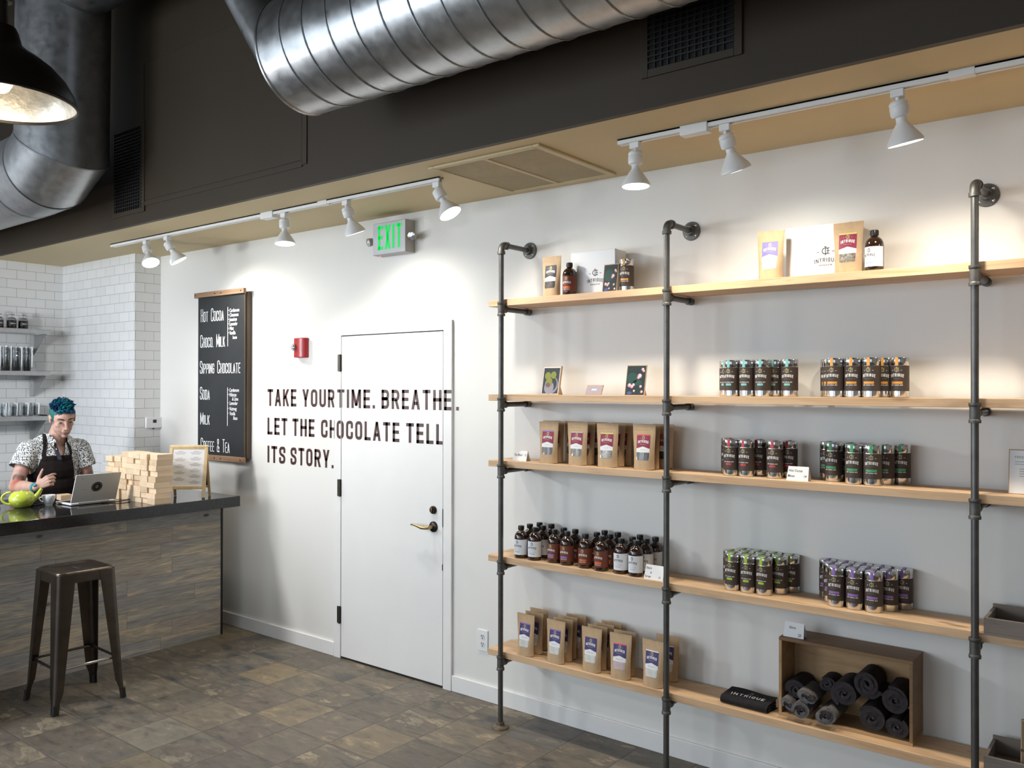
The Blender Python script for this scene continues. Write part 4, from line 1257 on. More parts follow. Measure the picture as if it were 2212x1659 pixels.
def make_pouch(ground, content, strip, label, group):
    t = thing('kraft_pouch', label, 'pouch', group=group)
    mb = MB()
    mb.grid(16, 18, lambda a, b: pouch_front(2 * a - 1, b), 0)
    mb.grid(16, 18, lambda a, b: pouch_back(2 * a - 1, b), 0, True)
    mb.add([pouch_front(-1 + k / 8, 0) for k in range(17)] + [pouch_back(-1 + k / 8, 0) for k in range(17)], [(k, 17 + k, 18 + k, k + 1) for k in range(16)])
    mb.build('pouch_body', M['kraft'], t, angle=70)
    f0 = on_pouch(0.0006); f1 = on_pouch(0.0011); f2 = on_pouch(0.0015)
    lx = 0.0345
    mb = MB()
    z0, zk, z1 = 0.083, 0.103, 0.166
    # coloured field with a white roof-shaped panel under it
    N = 10
    mb.grid(N, 6, lambda a, b: f0(-lx + 2 * lx * a, z0 + (z1 - z0) * b), 1)
    top = lambda a: (zk + 0.0105 * (1 - abs(2 * a - 1)) - 0.002)
    mb.grid(N, 6, lambda a, b: f1(-lx + 2 * lx * a, top(a) + (z1 - top(a)) * b), 0)
    mb.polys(shift(emblem(0.0160), 0, 0.1515), f2, 3)
    mb.polys(shift(dashes(0.0135, 1.0, 0.32), 0, 0.150), f2, 3)
    mb.polys(shift(brand(0.053, 0.0125, 0.0026, 0.005), 0, 0.1265), f2, 2)
    mb.polys(centred('CHOCOLATE CO.', 0.0032, 0.002, 0.0005, 0.0008, 0, 0.1195), f2, 3)
    mb.polys(centred('TEA BLEND' if 'tea' in content else 'MARSHMALLOWS', 0.0034, 0.0021, 0.0005, 0.0009, 0, 0.0935), f1, 4)
    mb.build('label', [M[ground], M['white_paper'], M['print_white'], M['print_gold'], M['grey_ink']], t, angle=60)
    if strip:
        MB().grid(N, 1, lambda a, b: f2(-lx + 2 * lx * a, z1 - 0.004 + 0.006 * b), 0).build('flavour_strip', M['seal_' + strip], t)
    mb = MB()
    wx = 0.032

    def win(a, b):
        x = -wx + 2 * wx * a; z = 0.047 + 0.036 * b
        if b < 0.3:
            x *= 1 - 0.12 * (1 - b / 0.3) ** 2
        return f0(x, z)
    mb.grid(8, 5, win, 0)
    mb.build('clear_window', M[content], t, angle=60)
    MB().grid(12, 1, lambda a, b: (lambda p: (p[0], p[1] - 0.0006, p[2]))(pouch_front(1.96 * a - 0.98, 0.885 + 0.006 * b)), 0).build('zip_seal', M['kraft'], t)
    return t


P3 = [('wine', 'tea_dark', 'purple', 1.812, -.190, 'with purple strip, leftmost of the front row'), ('wine', 'tea_green', 'grey', 1.989, -.190, 'with grey strip, second of the front row'),
      ('wine', 'tea_grey', 'yellow', 2.164, -.190, 'with yellow strip, third of the front row'), ('wine', 'tea_dark', 'coral', 2.366, -.190, 'with coral strip, rightmost of the front row'),
      ('wine', 'tea_dark', 'purple', 1.808, -.130, 'right behind the leftmost one'), ('wine', 'tea_green', 'grey', 1.996, -.130, 'right behind the second one'),
      ('wine', 'tea_grey', 'yellow', 2.168, -.130, 'right behind the third one'), ('wine', 'tea_dark', 'coral', 2.362, -.130, 'right behind the rightmost one'),
      ('wine', 'tea_grey', 'yellow', 2.174, -.070, 'last in the third column, against the wall'), ('wine', 'tea_dark', 'coral', 2.403, -.070, 'farthest right, against the wall behind the pipe'),
      ('wine', 'tea_dark', 'purple', 1.745, -.070, 'farthest left against the wall'), ('wine', 'tea_green', 'grey', 1.886, -.070, 'against the wall between the first two columns'), ('wine', 'tea_green', 'grey', 2.032, -.070, 'against the wall between the second and third columns')]
P5 = [('violet', 'marsh_white', 'purple', 1.672, -.197, 'leftmost of the front row'), ('violet', 'marsh_white', 'purple', 1.864, -.197, 'second of the front row'),
      ('violet', 'marsh_white', None, 2.079, -.197, 'third of the front row'), ('violet', 'marsh_pink', 'pink', 2.243, -.197, 'with pink strip, fourth of the front row'),
      ('violet', 'marsh_white', 'white', 2.418, -.197, 'with white strip, rightmost of the front row'),
      ('violet', 'marsh_white', 'purple', 1.685, -.140, 'right behind the leftmost one'), ('violet', 'marsh_white', 'purple', 1.664, -.070, 'last of the first column'),
      ('violet', 'marsh_white', 'purple', 1.872, -.146, 'second in the second column'), ('violet', 'marsh_white', 'purple', 1.866, -.096, 'third in the second column'), ('violet', 'marsh_white', 'purple', 1.886, -.046, 'last in the second column'),
      ('violet', 'marsh_white', None, 2.080, -.146, 'second in the third column'), ('violet', 'marsh_white', None, 2.087, -.096, 'third in the third column'), ('violet', 'marsh_white', None, 2.099, -.046, 'last in the third column'),
      ('violet', 'marsh_pink', 'pink', 2.234, -.143, 'right behind the pink striped one'), ('violet', 'marsh_white', 'white', 2.432, -.080, 'set back behind the middle pipe')]
pp = {}
for si, where, grp, lst in ((2, 'third', 'tea pouches on the third shelf', P3), (4, 'bottom', 'marshmallow pouches on the bottom shelf', P5)):
    for g_, c_, s_, x, y, how in lst:
        lb = '%s labelled pouch, %s shelf, %s' % ({'wine': 'wine red', 'violet': 'violet'}[g_], where, how)
        key = (g_, c_, s_); rz = random.uniform(-0.09, 0.07)
        if key not in pp:
            t = pp[key] = make_pouch('label_' + g_, c_, s_, lb, grp); t.location = (x, y, SH[si]); t.rotation_euler = (0, 0, rz)
        else: dup(pp[key], (x, y, SH[si]), rz, lb, grp)
t = make_pouch('label_plum', 'tea_dark', None, 'kraft pouch with dark plum label at the left of the top shelf', 'kraft pouches on the top shelf'); t.location = (1.800, -0.150, SH[0])
t = make_pouch('label_lilac', 'marsh_white', None, 'kraft pouch with lilac label left of the large white box', 'kraft pouches on the top shelf'); t.location = (2.966, -0.158, SH[0])
dup(pp[('wine', 'tea_grey', 'yellow')], (3.292, -0.158, SH[0]), 0.03, 'kraft pouch with wine red label right of the large white box', 'kraft pouches on the top shelf')

# ------------------------------------------------------------------ gift boxes, cards and price tents


def gift_box(x0, x1, y0, y1, z, h, ex, label):
    t = thing('gift_box', label, 'box', ((x0 + x1) / 2, (y0 + y1) / 2, z), group='white gift boxes on the top shelf')
    hx, hy = (x1 - x0) / 2, (y1 - y0) / 2
    MB().box(-hx + 0.001, hx - 0.001, -hy + 0.022, hy, 0.0, h - 0.001).build('box_base', M['white_card'], t, bevel=0.0015)
    MB().box(-hx, hx, -hy, -hy + 0.024, 0.0, h).build('box_lid', M['white_card'], t, bevel=0.0015)
    f = lambda x, z_: (x + ex, -hy - 0.0005, z_)
    mb = MB().polys(shift(emblem(0.032), 0, h * 0.50), f).polys(shift(dashes(0.026, 1.0, 0.45), 0, h * 0.485), f)
    mb.polys(shift(brand(0.092, 0.017, 0.0026, 0.006), 0, h * 0.285), f).polys(centred('CHOCOLATE CO.', 0.0058, 0.0036, 0.0011, 0.0014, 0, h * 0.225), f)
    mb.build('printed_mark', M['ink'], t)


gift_box(1.905, 2.167, -0.128, -0.022, SH[0], 0.222, 0.015, 'white gift box with printed monogram on the left of the top shelf')
gift_box(3.012, 3.281, -0.100, -0.024, SH[0], 0.228, 0.035, 'larger looking white gift box on the right of the top shelf')


def disc(cx, cz, rx, rz_, n=22): return [[(cx + rx * math.cos(2 * PI * k / n), cz + rz_ * math.sin(2 * PI * k / n)) for k in range(n)]]


def leaned(name, label, cat, x, y, z, wd, h, tilt, face, art, stand=True, thick=0.004, rz=0.0, group=None):
    t = thing(name, label, cat, (x, y, z), rz, group=group)
    A = Matrix.Rotation(-tilt, 4, 'X')
    MB().box(-wd / 2, wd / 2, 0, thick, 0.0, h, 0, A).build('backing_board', M['kraft'], t)
    mb = MB()
    f = lambda off: (lambda u, v: tuple(A @ Vector((u, -off, v))))
    mb.polys(rect(-wd / 2 + 0.003, wd / 2 - 0.003, 0.003, h - 0.004), f(0.0006), 0)
    ms = [face]
    for i, (ps, mm) in enumerate(art):
        ms.append(mm); mb.polys(ps, f(0.0009 + 0.0002 * i), i + 1)
    mb.build('printed_face', ms, t)
    if stand:
        top = A @ Vector((0, thick, h * 0.75))
        MB().prism([(top.y, top.z), (top.y + 0.050, 0.0), (top.y + 0.040, 0.0), (A @ Vector((0, thick, h * 0.12))).to_tuple()[1:]], lambda u, v: (-0.003 + wd * 0.2, u, v), lambda u, v: (0.003 + wd * 0.2, u, v)).build('easel_stand', M['kraft'], t)
    return t


art_dark = mat('print_dark_ground', (0.030, 0.034, 0.036), 0.4)
art_green = mat('print_leaf_green', (0.012, 0.060, 0.045), 0.4)
art_dkgreen = mat('print_deep_green', (0.010, 0.024, 0.022), 0.4)
art_pear = mat('print_pear_green', (0.22, 0.235, 0.035), 0.4)
art_plate = mat('print_plate_lilac', (0.27, 0.25, 0.29), 0.4)
art_brown = mat('print_pear_brown', (0.16, 0.09, 0.07), 0.4)
art_pink = mat('print_blossom_pink', (0.65, 0.30, 0.36), 0.4)
art_blue = mat('print_blue_flower', (0.06, 0.08, 0.25), 0.4)
mauve = mat('mauve_card', (0.33, 0.27, 0.31), 0.5)
leaned('postcard_print', 'small propped print of green fruit on a plate, second shelf left', 'print', 1.786, -0.150, SH[1], 0.112, 0.152, 0.20, M['white_paper'],
       [(rect(-0.050, 0.050, 0.006, 0.142), art_dark), (disc(0.006, 0.052, 0.042, 0.046), art_plate), (disc(0.004, 0.056, 0.035, 0.038), art_dark), (disc(-0.008, 0.038, 0.030, 0.034), art_plate), (disc(-0.022, 0.100, 0.019, 0.020), art_pear), (disc(0.014, 0.104, 0.018, 0.019), art_pear), (disc(-0.010, 0.068, 0.020, 0.023), art_pear), (disc(-0.016, 0.052, 0.014, 0.012), art_brown)], thick=0.012)
leaned('business_card_holder', 'tiny mauve card in a low stand between the two prints', 'card', 2.055, -0.155, SH[1], 0.094, 0.056, 0.45, mauve, [(rect(-0.014, 0.014, 0.026, 0.034), M['white_paper'])], stand=False, thick=0.006)
BL = [(-0.032, 0.050, 0.010), (-0.018, 0.044, 0.009), (-0.010, 0.052, 0.008), (0.020, 0.096, 0.012), (0.014, 0.088, 0.008), (0.034, 0.128, 0.008), (0.040, 0.120, 0.006), (0.030, 0.044, 0.007), (0.038, 0.018, 0.007), (-0.004, 0.022, 0.006)]


def blossom(sx, sz, dx=0): return [([q for bx, bz, br in BL for q in disc(bx * sx + dx, bz * sz, br * sx, br * sz, 12)], art_pink), ([q for bx, bz, br in BL for q in disc(bx * sx + 0.002 + dx, bz * sz + 0.002, br * sx * 0.5, br * sz * 0.5, 10)], M['white_paper'])]


leaned('postcard_print', 'small propped print of pink blossoms on dark green, second shelf', 'print', 2.288, -0.150, SH[1], 0.108, 0.150, 0.20, art_dkgreen,
       [(disc(-0.020, 0.084, 0.030, 0.028) + disc(0.01, 0.062, 0.026, 0.014), art_green)] + blossom(1, 1) + [(disc(-0.028, 0.012, 0.014, 0.008), art_blue)], thick=0.005)
leaned('chocolate_bar_box', 'dark green blossom printed bar box leaning on the left white box', 'box', 2.168, -0.185, SH[0], 0.082, 0.142, 0.16, art_dkgreen,
       [(disc(-0.008, 0.085, 0.026, 0.030), art_green)] + blossom(0.75, 0.85) + [(disc(-0.018, 0.014, 0.012, 0.008), art_blue)], stand=False, thick=0.010)


def tent(x, y, z, lines, label, wd=0.094, h=0.056, rz=0.0):
    t = thing('price_card', label, 'price card', (x, y, z), rz, group='folded white price cards')
    for s, nm in ((-1, 'front_leaf'), (1, 'back_leaf')):
        MB().prism([(-wd / 2, 0), (wd / 2, 0), (wd / 2 - 0.003, 1), (-wd / 2 + 0.003, 1)], lambda u, v: (u, s * 0.019 * (1 - v), h * v), lambda u, v: (u, s * (0.019 * (1 - v) + 0.0007), h * v)).build(nm, M['white_paper'], t)
    mb = MB()
    for s, u, v, sz in lines:
        mb.polys(shift(hand_polys(s, sz, 0.12, 0.85, 0.004), u, v), lambda a, b: (a, -0.019 * (1 - b / h) - 0.0012, b))
    mb.build('handwriting', M['ink'], t)


tent(1.612, -0.160, SH[2], [('Tea Blend', -0.042, 0.026, 0.016), ('12', 0.026, 0.026, 0.016)], 'white handwritten price card left of the wine red pouches', 0.092, 0.052)
tent(3.098, -0.186, SH[2], [('Hot Cocoa', -0.040, 0.036, 0.015), ('Mixes', -0.042, 0.014, 0.015), ('14', 0.024, 0.014, 0.015)], 'white handwritten price card in front of the red sealed tins', 0.092, 0.058)
tent(2.428, -0.196, SH[3], [('Elixirs', -0.044, 0.045, 0.014), ('&', -0.020, 0.026, 0.013), ('Syrups', -0.046, 0.008, 0.014), ('19', 0.024, 0.008, 0.013)], 'white handwritten price card beside the syrup bottles and middle pipe', 0.100, 0.064)
tent(3.062, -0.130, 0.7255, [('Shirts', -0.022, 0.034, 0.015), ('20', 0.018, 0.006, 0.017)], 'plastic covered price card standing on the wooden crate', 0.088, 0.060)
t = leaned('info_card', 'white printed information card at the right edge of the third shelf', 'sign', 3.965, -0.150, SH[2], 0.210, 0.165, 0.12, M['white_paper'],
           [(shift(text_polys('FRESH BEANS', 0.0085, 0.0056, 0.0018, 0.0020)[0], -0.085, 0.132), M['grey_ink']),
            (sum([rect(-0.085, -0.085 + w2, 0.118 - 0.009 * k, 0.1205 - 0.009 * k) for k, w2 in enumerate((0.13, 0.15))], []) + sum([rect(-0.07, -0.07 + w2, 0.092 - 0.009 * k, 0.0945 - 0.009 * k) for k, w2 in enumerate((0.12, 0.13, 0.11, 0.06))], []), M['grey_ink'])], thick=0.002)

# ------------------------------------------------------------------ folded shirt, crate, rolled shirts, trays
T = thing('folded_shirt', 'dark folded t-shirt with pale arched lettering left of the crate', 'shirt', (2.866, -0.150, SH[4]), -0.03)


def fold_sec(y, lift):
    return None


mb = MB()
nx, ny = 22, 16


def fold(a, b):
    # closed sheet section: goes round front roll
    x = -0.108 + 0.216 * a + 0.004 * math.sin(7 * b + 1)
    t_ = b
    if t_ < 0.35:      # top, from the back down to the front
        s = t_ / 0.35; return (x, 0.052 - 0.090 * s, 0.046 - 0.012 * s + 0.003 * math.sin(6 * a + 2 * s))
    if t_ < 0.55:      # front roll
        s = (t_ - 0.35) / 0.2 * PI
        return (x, -0.038 - 0.017 * math.sin(s), 0.017 + 0.017 * math.cos(s) + 0.003 * math.sin(6 * a + 2) * (1 + math.cos(s)) / 2)
    s = (t_ - 0.55) / 0.45
    return (x, -0.038 + 0.090 * s, 0.0005)


mb.grid(nx, ny, fold)
mb.build('outer_fold', M['cloth_black'], T, angle=80, )
mb = MB()
for k, (z0, z1) in enumerate(((0.003, 0.014), (0.016, 0.026), (0.028, 0.034))):
    mb.box(-0.104, 0.104, -0.034 - 0.002 * k, 0.050, z0, z1)
mb.build('inner_layers', M['cloth_black'], T, bevel=0.004)
ft = lambda x, v: (x, -0.037 + v * 0.9, 0.0352 + v * 0.118 + 0.0018 + 0.003 * math.sin(6 * (x + 0.108) / 0.216 + 2))
mb = MB().polys(shift(brand(0.150, 0.022, 0.0030, 0.009), 0.0, 0.022), ft, 0)
mb.polys(shift(emblem(0.026), 0.0, 0.066), ft, 1).polys(shift(dashes(0.022, 1.0, 0.4), 0.0, 0.066), ft, 1)
mb.build('shirt_print', [M['print_white'], M['print_dim']], T)

CR = (3.274, -0.090, SH[4])
T = thing('wooden_crate', 'open wooden crate on its side filled with rolled shirts', 'crate', CR)
hx, hy, h, tk = 0.266, 0.083, 0.332, 0.013
MB().box(-hx, hx, -hy, hy, 0, tk).build('crate_bottom', M['crate'], T, bevel=0.001)
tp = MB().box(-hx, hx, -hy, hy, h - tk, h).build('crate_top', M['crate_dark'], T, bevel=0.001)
MB().box(-hx, -hx + tk, -hy, hy, tk, h - tk).build('crate_side', M['crate'], T, bevel=0.001)
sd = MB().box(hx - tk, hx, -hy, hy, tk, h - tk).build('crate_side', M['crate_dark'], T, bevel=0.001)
MB().box(-hx + tk, hx - tk, hy - 0.008, hy, tk, h - tk).build('crate_back', M['crate'], T)


def make_roll(r, length, turns, cloth, sq=1.0, rot=0.0):
    """rolled cloth: a spiral sheet extruded along y, outer wrap closed; axis along y, origin at the centre of the front end"""
    mb = MB(); th = r / (turns + 0.45); N = int(turns * 22)
    P = []
    for k in range(N + 1):
        t_ = 2 * PI * turns * k / N; rr = th * 0.45 + (r - th * 0.90) * k / N
        P.append((rr, t_))
    c, s_ = math.cos(rot), math.sin(rot)

    def xy(rr, t_):
        x = rr * math.cos(t_); z = rr * math.sin(t_) * sq
        return (x * c - z * s_, x * s_ + z * c)
    inn = [xy(max(rr - th * 0.46, 0.001), t_) for rr, t_ in P]; out = [xy(rr + th * 0.45, t_) for rr, t_ in P]
    vs = []
    for i in range(N + 1):
        wob = 0.004 * math.sin(P[i][1] * 1.3 + r * 90)
        for q in (inn[i], out[i]):
            vs += [(q[0], wob, q[1]), (q[0], length, q[1])]
        vs += []
    fs = []
    for i in range(N):
        a, b = 4 * i, 4 * i + 4
        fs += [(a, b, b + 2, a + 2), (a + 1, a + 3, b + 3, b + 1), (a, a + 1, b + 1, b), (a + 2, b + 2, b + 3, a + 3)]
    e = 4 * N
    fs += [(e, e + 1, e + 3, e + 2), (0, 2, 3, 1)]
    mb.add(vs, fs)
    return mb


ROLLS = [(3.385, 0.407 + 0.0565, 0.0555, -0.170, 0.14, 3.4, 'cloth_dark', 0.93, 0.2, 'dark rolled shirt at the bottom centre of the crate'),
         (3.478, 0.407 + 0.045, 0.0475, -0.168, 0.14, 3.2, 'cloth_dark', 0.88, -0.3, 'dark rolled shirt in the lower right corner of the crate'),
         (3.280, 0.541, 0.0560, -0.176, 0.14, 3.6, 'cloth_dark', 0.95, 0.5, 'dark rolled shirt in the middle of the crate right of the grey ones'),
         (3.368, 0.597, 0.0590, -0.170, 0.13, 2.6, 'cloth_dark', 0.88, 2.2, 'loosely rolled dark shirt on top of the pile'),
         (3.470, 0.555, 0.0540, -0.170, 0.14, 3.4, 'cloth_dark', 1.0, -0.5, 'dark rolled shirt in the upper right of the crate'),
         (3.077, 0.510, 0.0480, -0.160, 0.13, 2.6, 'cloth_dark', 0.88, -0.2, 'dark rolled shirt at the upper left in the crate'),
         (3.190, 0.545, 0.0380, -0.115, 0.09, 2.3, 'cloth_dark', 0.75, 0.3, 'small dark roll set back behind the grey rolled shirts'),
         (3.062, 0.458, 0.0350, -0.214, 0.15, 1.7, 'cloth_grey', 0.62, -0.7, 'grey edged rolled shirt at the lower left, squashed flat'),
         (3.118, 0.4475, 0.0390, -0.218, 0.15, 2.5, 'cloth_grey', 0.95, 0.3, 'grey rolled shirt at the front bottom, tight spiral'),
         (3.142, 0.506, 0.0460, -0.212, 0.14, 1.8, 'cloth_grey', 0.55, -0.45, 'grey rolled shirt on top of the front grey ones'),
         (3.216, 0.4475, 0.0455, -0.218, 0.16, 2.2, 'cloth_grey', 0.80, 0.15, 'grey rolled shirt at the front, rightmost of the grey ones')]
for x, z, r, y, ln, tn, cl, sq, rot, lb in ROLLS:
    t = thing('rolled_shirt', lb, 'shirt', (x, y, z), group='rolled shirts in the crate')
    make_roll(r * 1.04, ln, tn, cl, sq, rot).build('rolled_cloth', M[cl], t, angle=70)
    if cl == 'cloth_grey':
        make_roll(r * 0.74, 0.02, max(1.2, tn - 0.9), cl, sq * 0.86, rot + 0.4).build('dark_lining', M['cloth_dark'], t, (0, -0.003, 0), angle=70)


def tray(x0, x1, y0, y1, z, h, label):
    t = thing('wooden_tray', label, 'tray', ((x0 + x1) / 2, (y0 + y1) / 2, z), group='grey wooden trays')
    hx, hy = (x1 - x0) / 2, (y1 - y0) / 2
    MB().box(-hx, hx, -hy, hy, 0, 0.010).build('tray_floor', M['tray'], t)
    for nm, a, b, c, d, hh in (('front_rail', -hx, hx, -hy, -hy + 0.011, h), ('back_rail', -hx, hx, hy - 0.011, hy, h + 0.012), ('side_rail', -hx, -hx + 0.012, -hy + 0.011, hy - 0.011, h), ('side_rail', hx - 0.012, hx, -hy + 0.011, hy - 0.011, h)):
        MB().box(a, b, c, d, 0.010, hh).build(nm, M['tray'], t, bevel=0.001)


tray(3.796, 4.26, -0.250, -0.046, SH[3], 0.062, 'grey wooden tray at the right end of the fourth shelf')
tray(3.796, 4.26, -0.250, -0.046, SH[4], 0.062, 'grey wooden tray at the right end of the bottom shelf')
PK = mat('bronze_packet_card', (0.22, 0.155, 0.085), 0.35, 0.3)
for i, (x, y) in enumerate(((3.968, -0.205), (3.975, -0.165))):
    t = leaned('product_packet', 'bronze coloured packet with dark emblem standing in the bottom tray' if i == 0 else 'bronze coloured packet behind the front one in the bottom tray', 'packet', x, y, SH[4] + 0.0140, 0.125, 0.185, 0.10, PK,
               [(rect(-0.045, 0.06, 0.125, 0.145), M['label_brown']), (rect(-0.040, 0.055, 0.1335, 0.1365), PK), (rect(-0.062, 0.062, 0.075, 0.084), M['label_brown']), (disc(-0.005, 0.074, 0.024, 0.022), M['label_brown']), (disc(0.0, 0.076, 0.010, 0.006), M['print_white']), (rect(-0.055, 0.06, 0.010, 0.065), M['tray'])], stand=False, thick=0.022)

# ------------------------------------------------------------------ bar stool
T = thing('bar_stool', 'gunmetal steel bar stool standing in front of the plank counter', 'stool', (-0.632, -1.437, 0), -0.035)
ST, SB, SHt = 0.155, 0.200, 0.758


def rsq(h, r, n=6):
    out = []
    for cx, cy, a0 in ((h - r, h - r, 0), (-h + r, h - r, PI / 2), (-h + r, -h + r, PI), (h - r, -h + r, 1.5 * PI)):
        for k in range(n + 1):
            a = a0 + PI / 2 * k / n; out.append((cx + r * math.cos(a), cy + r * math.sin(a)))
    return out


mb = MB()
levels = [(ST + 0.006, 0.045, SHt - 0.062), (ST + 0.004, 0.045, SHt - 0.014), (ST + 0.001, 0.045, SHt - 0.005), (ST - 0.006, 0.042, SHt), (ST - 0.020, 0.036, SHt - 0.0015), (ST - 0.028, 0.032, SHt - 0.006), (0.04, 0.012, SHt - 0.0085)]
nr = len(rsq(1, .1)); vs = []
for h, r, z in levels: vs += [(x, y, z) for x, y in rsq(h, r)]
fs = []
for i in range(len(levels) - 1):
    for j in range(nr):
        fs.append((i * nr + j, i * nr + (j + 1) % nr, (i + 1) * nr + (j + 1) % nr, (i + 1) * nr + j))
fs.append(tuple(range((len(levels) - 1) * nr, len(levels) * nr)))
mb.add(vs, fs)
mb.build('seat', M['stool'], T, angle=50)
MB().box(-0.042, 0.042, -0.009, 0.009, SHt - 0.0086, SHt - 0.0078).build('hand_slot', M['rubber'], T)


def legprof(wd, r=0.02, th=0.004):
    # L-section with a rounded outer corner at the origin, arms toward -x and -y
    out = [(-wd, 0)]
    for k in range(6):
        a = PI / 2 - PI / 2 * k / 5; out.append((-r + r * math.cos(a), -r + r * math.sin(a)))
    out += [(0, -wd), (-th, -wd)]
    for k in range(6):
        a = PI / 2 * k / 5; out.append((-r + (r - th) * math.cos(a), -r + (r - th) * math.sin(a)))
    out += [(-wd, -th)]
    return out


for sx, sy in ((1, 1), (1, -1), (-1, 1), (-1, -1)):
    mb = MB(); vs = []; lv = [(SHt - 0.012, ST + 0.0055, 0.100), (SHt - 0.062, ST + 0.0075, 0.092), (0.11, SB - 0.0075, 0.050), (0.065, SB - 0.005, 0.034), (0.0, SB, 0.031)]
    n = len(legprof(1))
    for z, c, wd in lv:
        vs += [(sx * (c + x), sy * (c + y), z) for x, y in legprof(wd, min(0.030, wd * 0.62))]
    fs = []
    for i in range(len(lv) - 1):
        for j in range(n):
            q = (i * n + j, i * n + (j + 1) % n, (i + 1) * n + (j + 1) % n, (i + 1) * n + j)
            fs.append(q)
    fs += [tuple(range(n)), tuple(range((len(lv) - 1) * n, len(lv) * n))]
    mb.add(vs, fs)
    lg = mb.build('leg', M['stool'], T, angle=45)
    z0 = 0.085
    MB().tube([(sx * (SB - 0.010), sy * (SB - 0.010), 0.0), (sx * (SB - 0.013), sy * (SB - 0.013), 0.055)], [0.0145, 0.013], 12).build('rubber_foot', M['rubber'], lg)
zr = 0.225; c = SB - 0.022 - (SB - ST) * zr / SHt
for a, b, bright in (((-c, -c), (c, -c), 0), ((c, -c), (c, c), 1), ((c, c), (-c, c), 0), ((-c, c), (-c, -c), 0)):
    A, B_ = Vector((*a, zr)), Vector((*b, zr)); d = (B_ - A).normalized(); up = Vector((0, 0, 0.009))
    MB().tube([A, A + d * 0.025 + up, B_ - d * 0.025 + up, B_], [0.0075, 0.0075, 0.0075, 0.0075], 8).build('foot_rail', M['stool_bar'] if bright else M['stool'], T)
for a, b in (((-1, -1), (1, 1)), ((-1, 1), (1, -1))):
    MB().tube([(a[0] * 0.14, a[1] * 0.14, SHt - 0.075), (b[0] * 0.14, b[1] * 0.14, SHt - 0.075)], 0.006, 8).build('cross_brace', M['stool'], T)

# ------------------------------------------------------------------ things on the bar
# stack of pine blocks: each block its own object
bl0 = MB().box(-0.0455, 0.0455, 0.0, 0.115, 0.0, 0.0364).build('wooden_block', M['block'], None, (0, 0, -5), bevel=0.0012)
NB = [9, 9, 9, 9, 9, 8, 8]
first = True
COLN = ['rightmost', 'second', 'third', 'fourth', 'fifth', 'sixth', 'leftmost']
ROWN = ['bottom', 'second', 'third', 'fourth', 'fifth', 'sixth', 'seventh', 'eighth', 'top']
for j, nb in enumerate(NB):
    for k in range(nb):
        o = bl0 if first else bl0.copy()
        if not first: COL.objects.link(o)
        first = False
        o.location = (-0.977 - 0.0935 * j + random.uniform(-0.0007, 0.0007), -0.782 + random.uniform(-0.014, 0.010), CZ + 0.0367 * k)
        rown = 'top' if k == nb - 1 else ROWN[k]
        tag(o, 'pine block, %s layer of the %s column in the stack on the bar' % (rown, COLN[j] if j in (0, 6) else COLN[j] + ' from right'), 'wooden block', 'stacked pine blocks on the bar')
o = bl0.copy(); COL.objects.link(o); o.location = (-1.60, -1.05, CZ + 0.004); o.rotation_euler = (0, 0, 1.45); o.scale = (0.8, 0.8, 1.0)
tag(o, 'single pine block lying behind the laptop near the person', 'wooden block')

T = thing('table_sign', 'small pine A-frame menu sign at the end of the bar', 'sign', (-1.083, -0.480, CZ + 0.003), 0.707)
hw, hh, ln = 0.132, 0.372, 0.20
A = Matrix.Translation((0, -0.004, 0)) @ Matrix.Rotation(-0.20, 4, 'X')
B_ = Matrix.Translation((0, 0.152, 0)) @ Matrix.Rotation(0.21, 4, 'X')
fr = MB()
for a, b in ((-hw, -hw + 0.022), (hw - 0.022, hw)): fr.box(a, b, 0, 0.012, 0.004, hh, 0, A)
fr.box(-hw + 0.022, hw - 0.022, 0, 0.012, hh - 0.022, hh, 0, A).box(-hw + 0.022, hw - 0.022, 0, 0.012, 0.062, 0.084, 0, A)
ff = fr.build('front_frame', M['sign_wood'], T, bevel=0.0012)
for a in (-hw + 0.002, hw - 0.020): MB().box(a, a + 0.018, 0.001, 0.011, 0.0, 0.004, 0, A).build('rubber_foot', M['rubber'], ff)
sh = MB().box(-hw + 0.020, hw - 0.020, 0.005, 0.008, 0.082, hh - 0.020, 0, A)
sh.build('menu_sheet', M['white_paper'], T)
mb = MB()
fA = lambda u, v: tuple(A @ Vector((u, 0.0045, v)))
random.seed(3)
for col in (-0.056, 0.052):
    for k in range(5 if col < 0 else 6):
        z = 0.325 - k * (0.046 if col < 0 else 0.041)
        for q, wq in enumerate((0.034, 0.078, 0.060)):
            mb.polys(rect(col - wq / 2, col + wq / 2, z - q * 0.0085, z - q * 0.0085 + 0.0032), fA)
mb.build('menu_print', M['grey_ink'], T)
bk = MB()
for a, b in ((-hw + 0.003, -hw + 0.020), (hw - 0.020, hw - 0.003)): bk.box(a, b, -0.012, 0, 0.0, hh - 0.006, 0, B_)
bk.box(-hw + 0.02, hw - 0.02, -0.012, 0, 0.062, 0.080, 0, B_).box(-hw + 0.02, hw - 0.02, -0.012, 0, hh - 0.03, hh - 0.006, 0, B_)
bk.build('back_frame', M['sign_wood'], T, bevel=0.0012)
MB().box(-hw + 0.02, hw - 0.02, -0.008, -0.004, 0.08, hh - 0.03, 0, B_).build('back_board', M['chalkboard'], T)

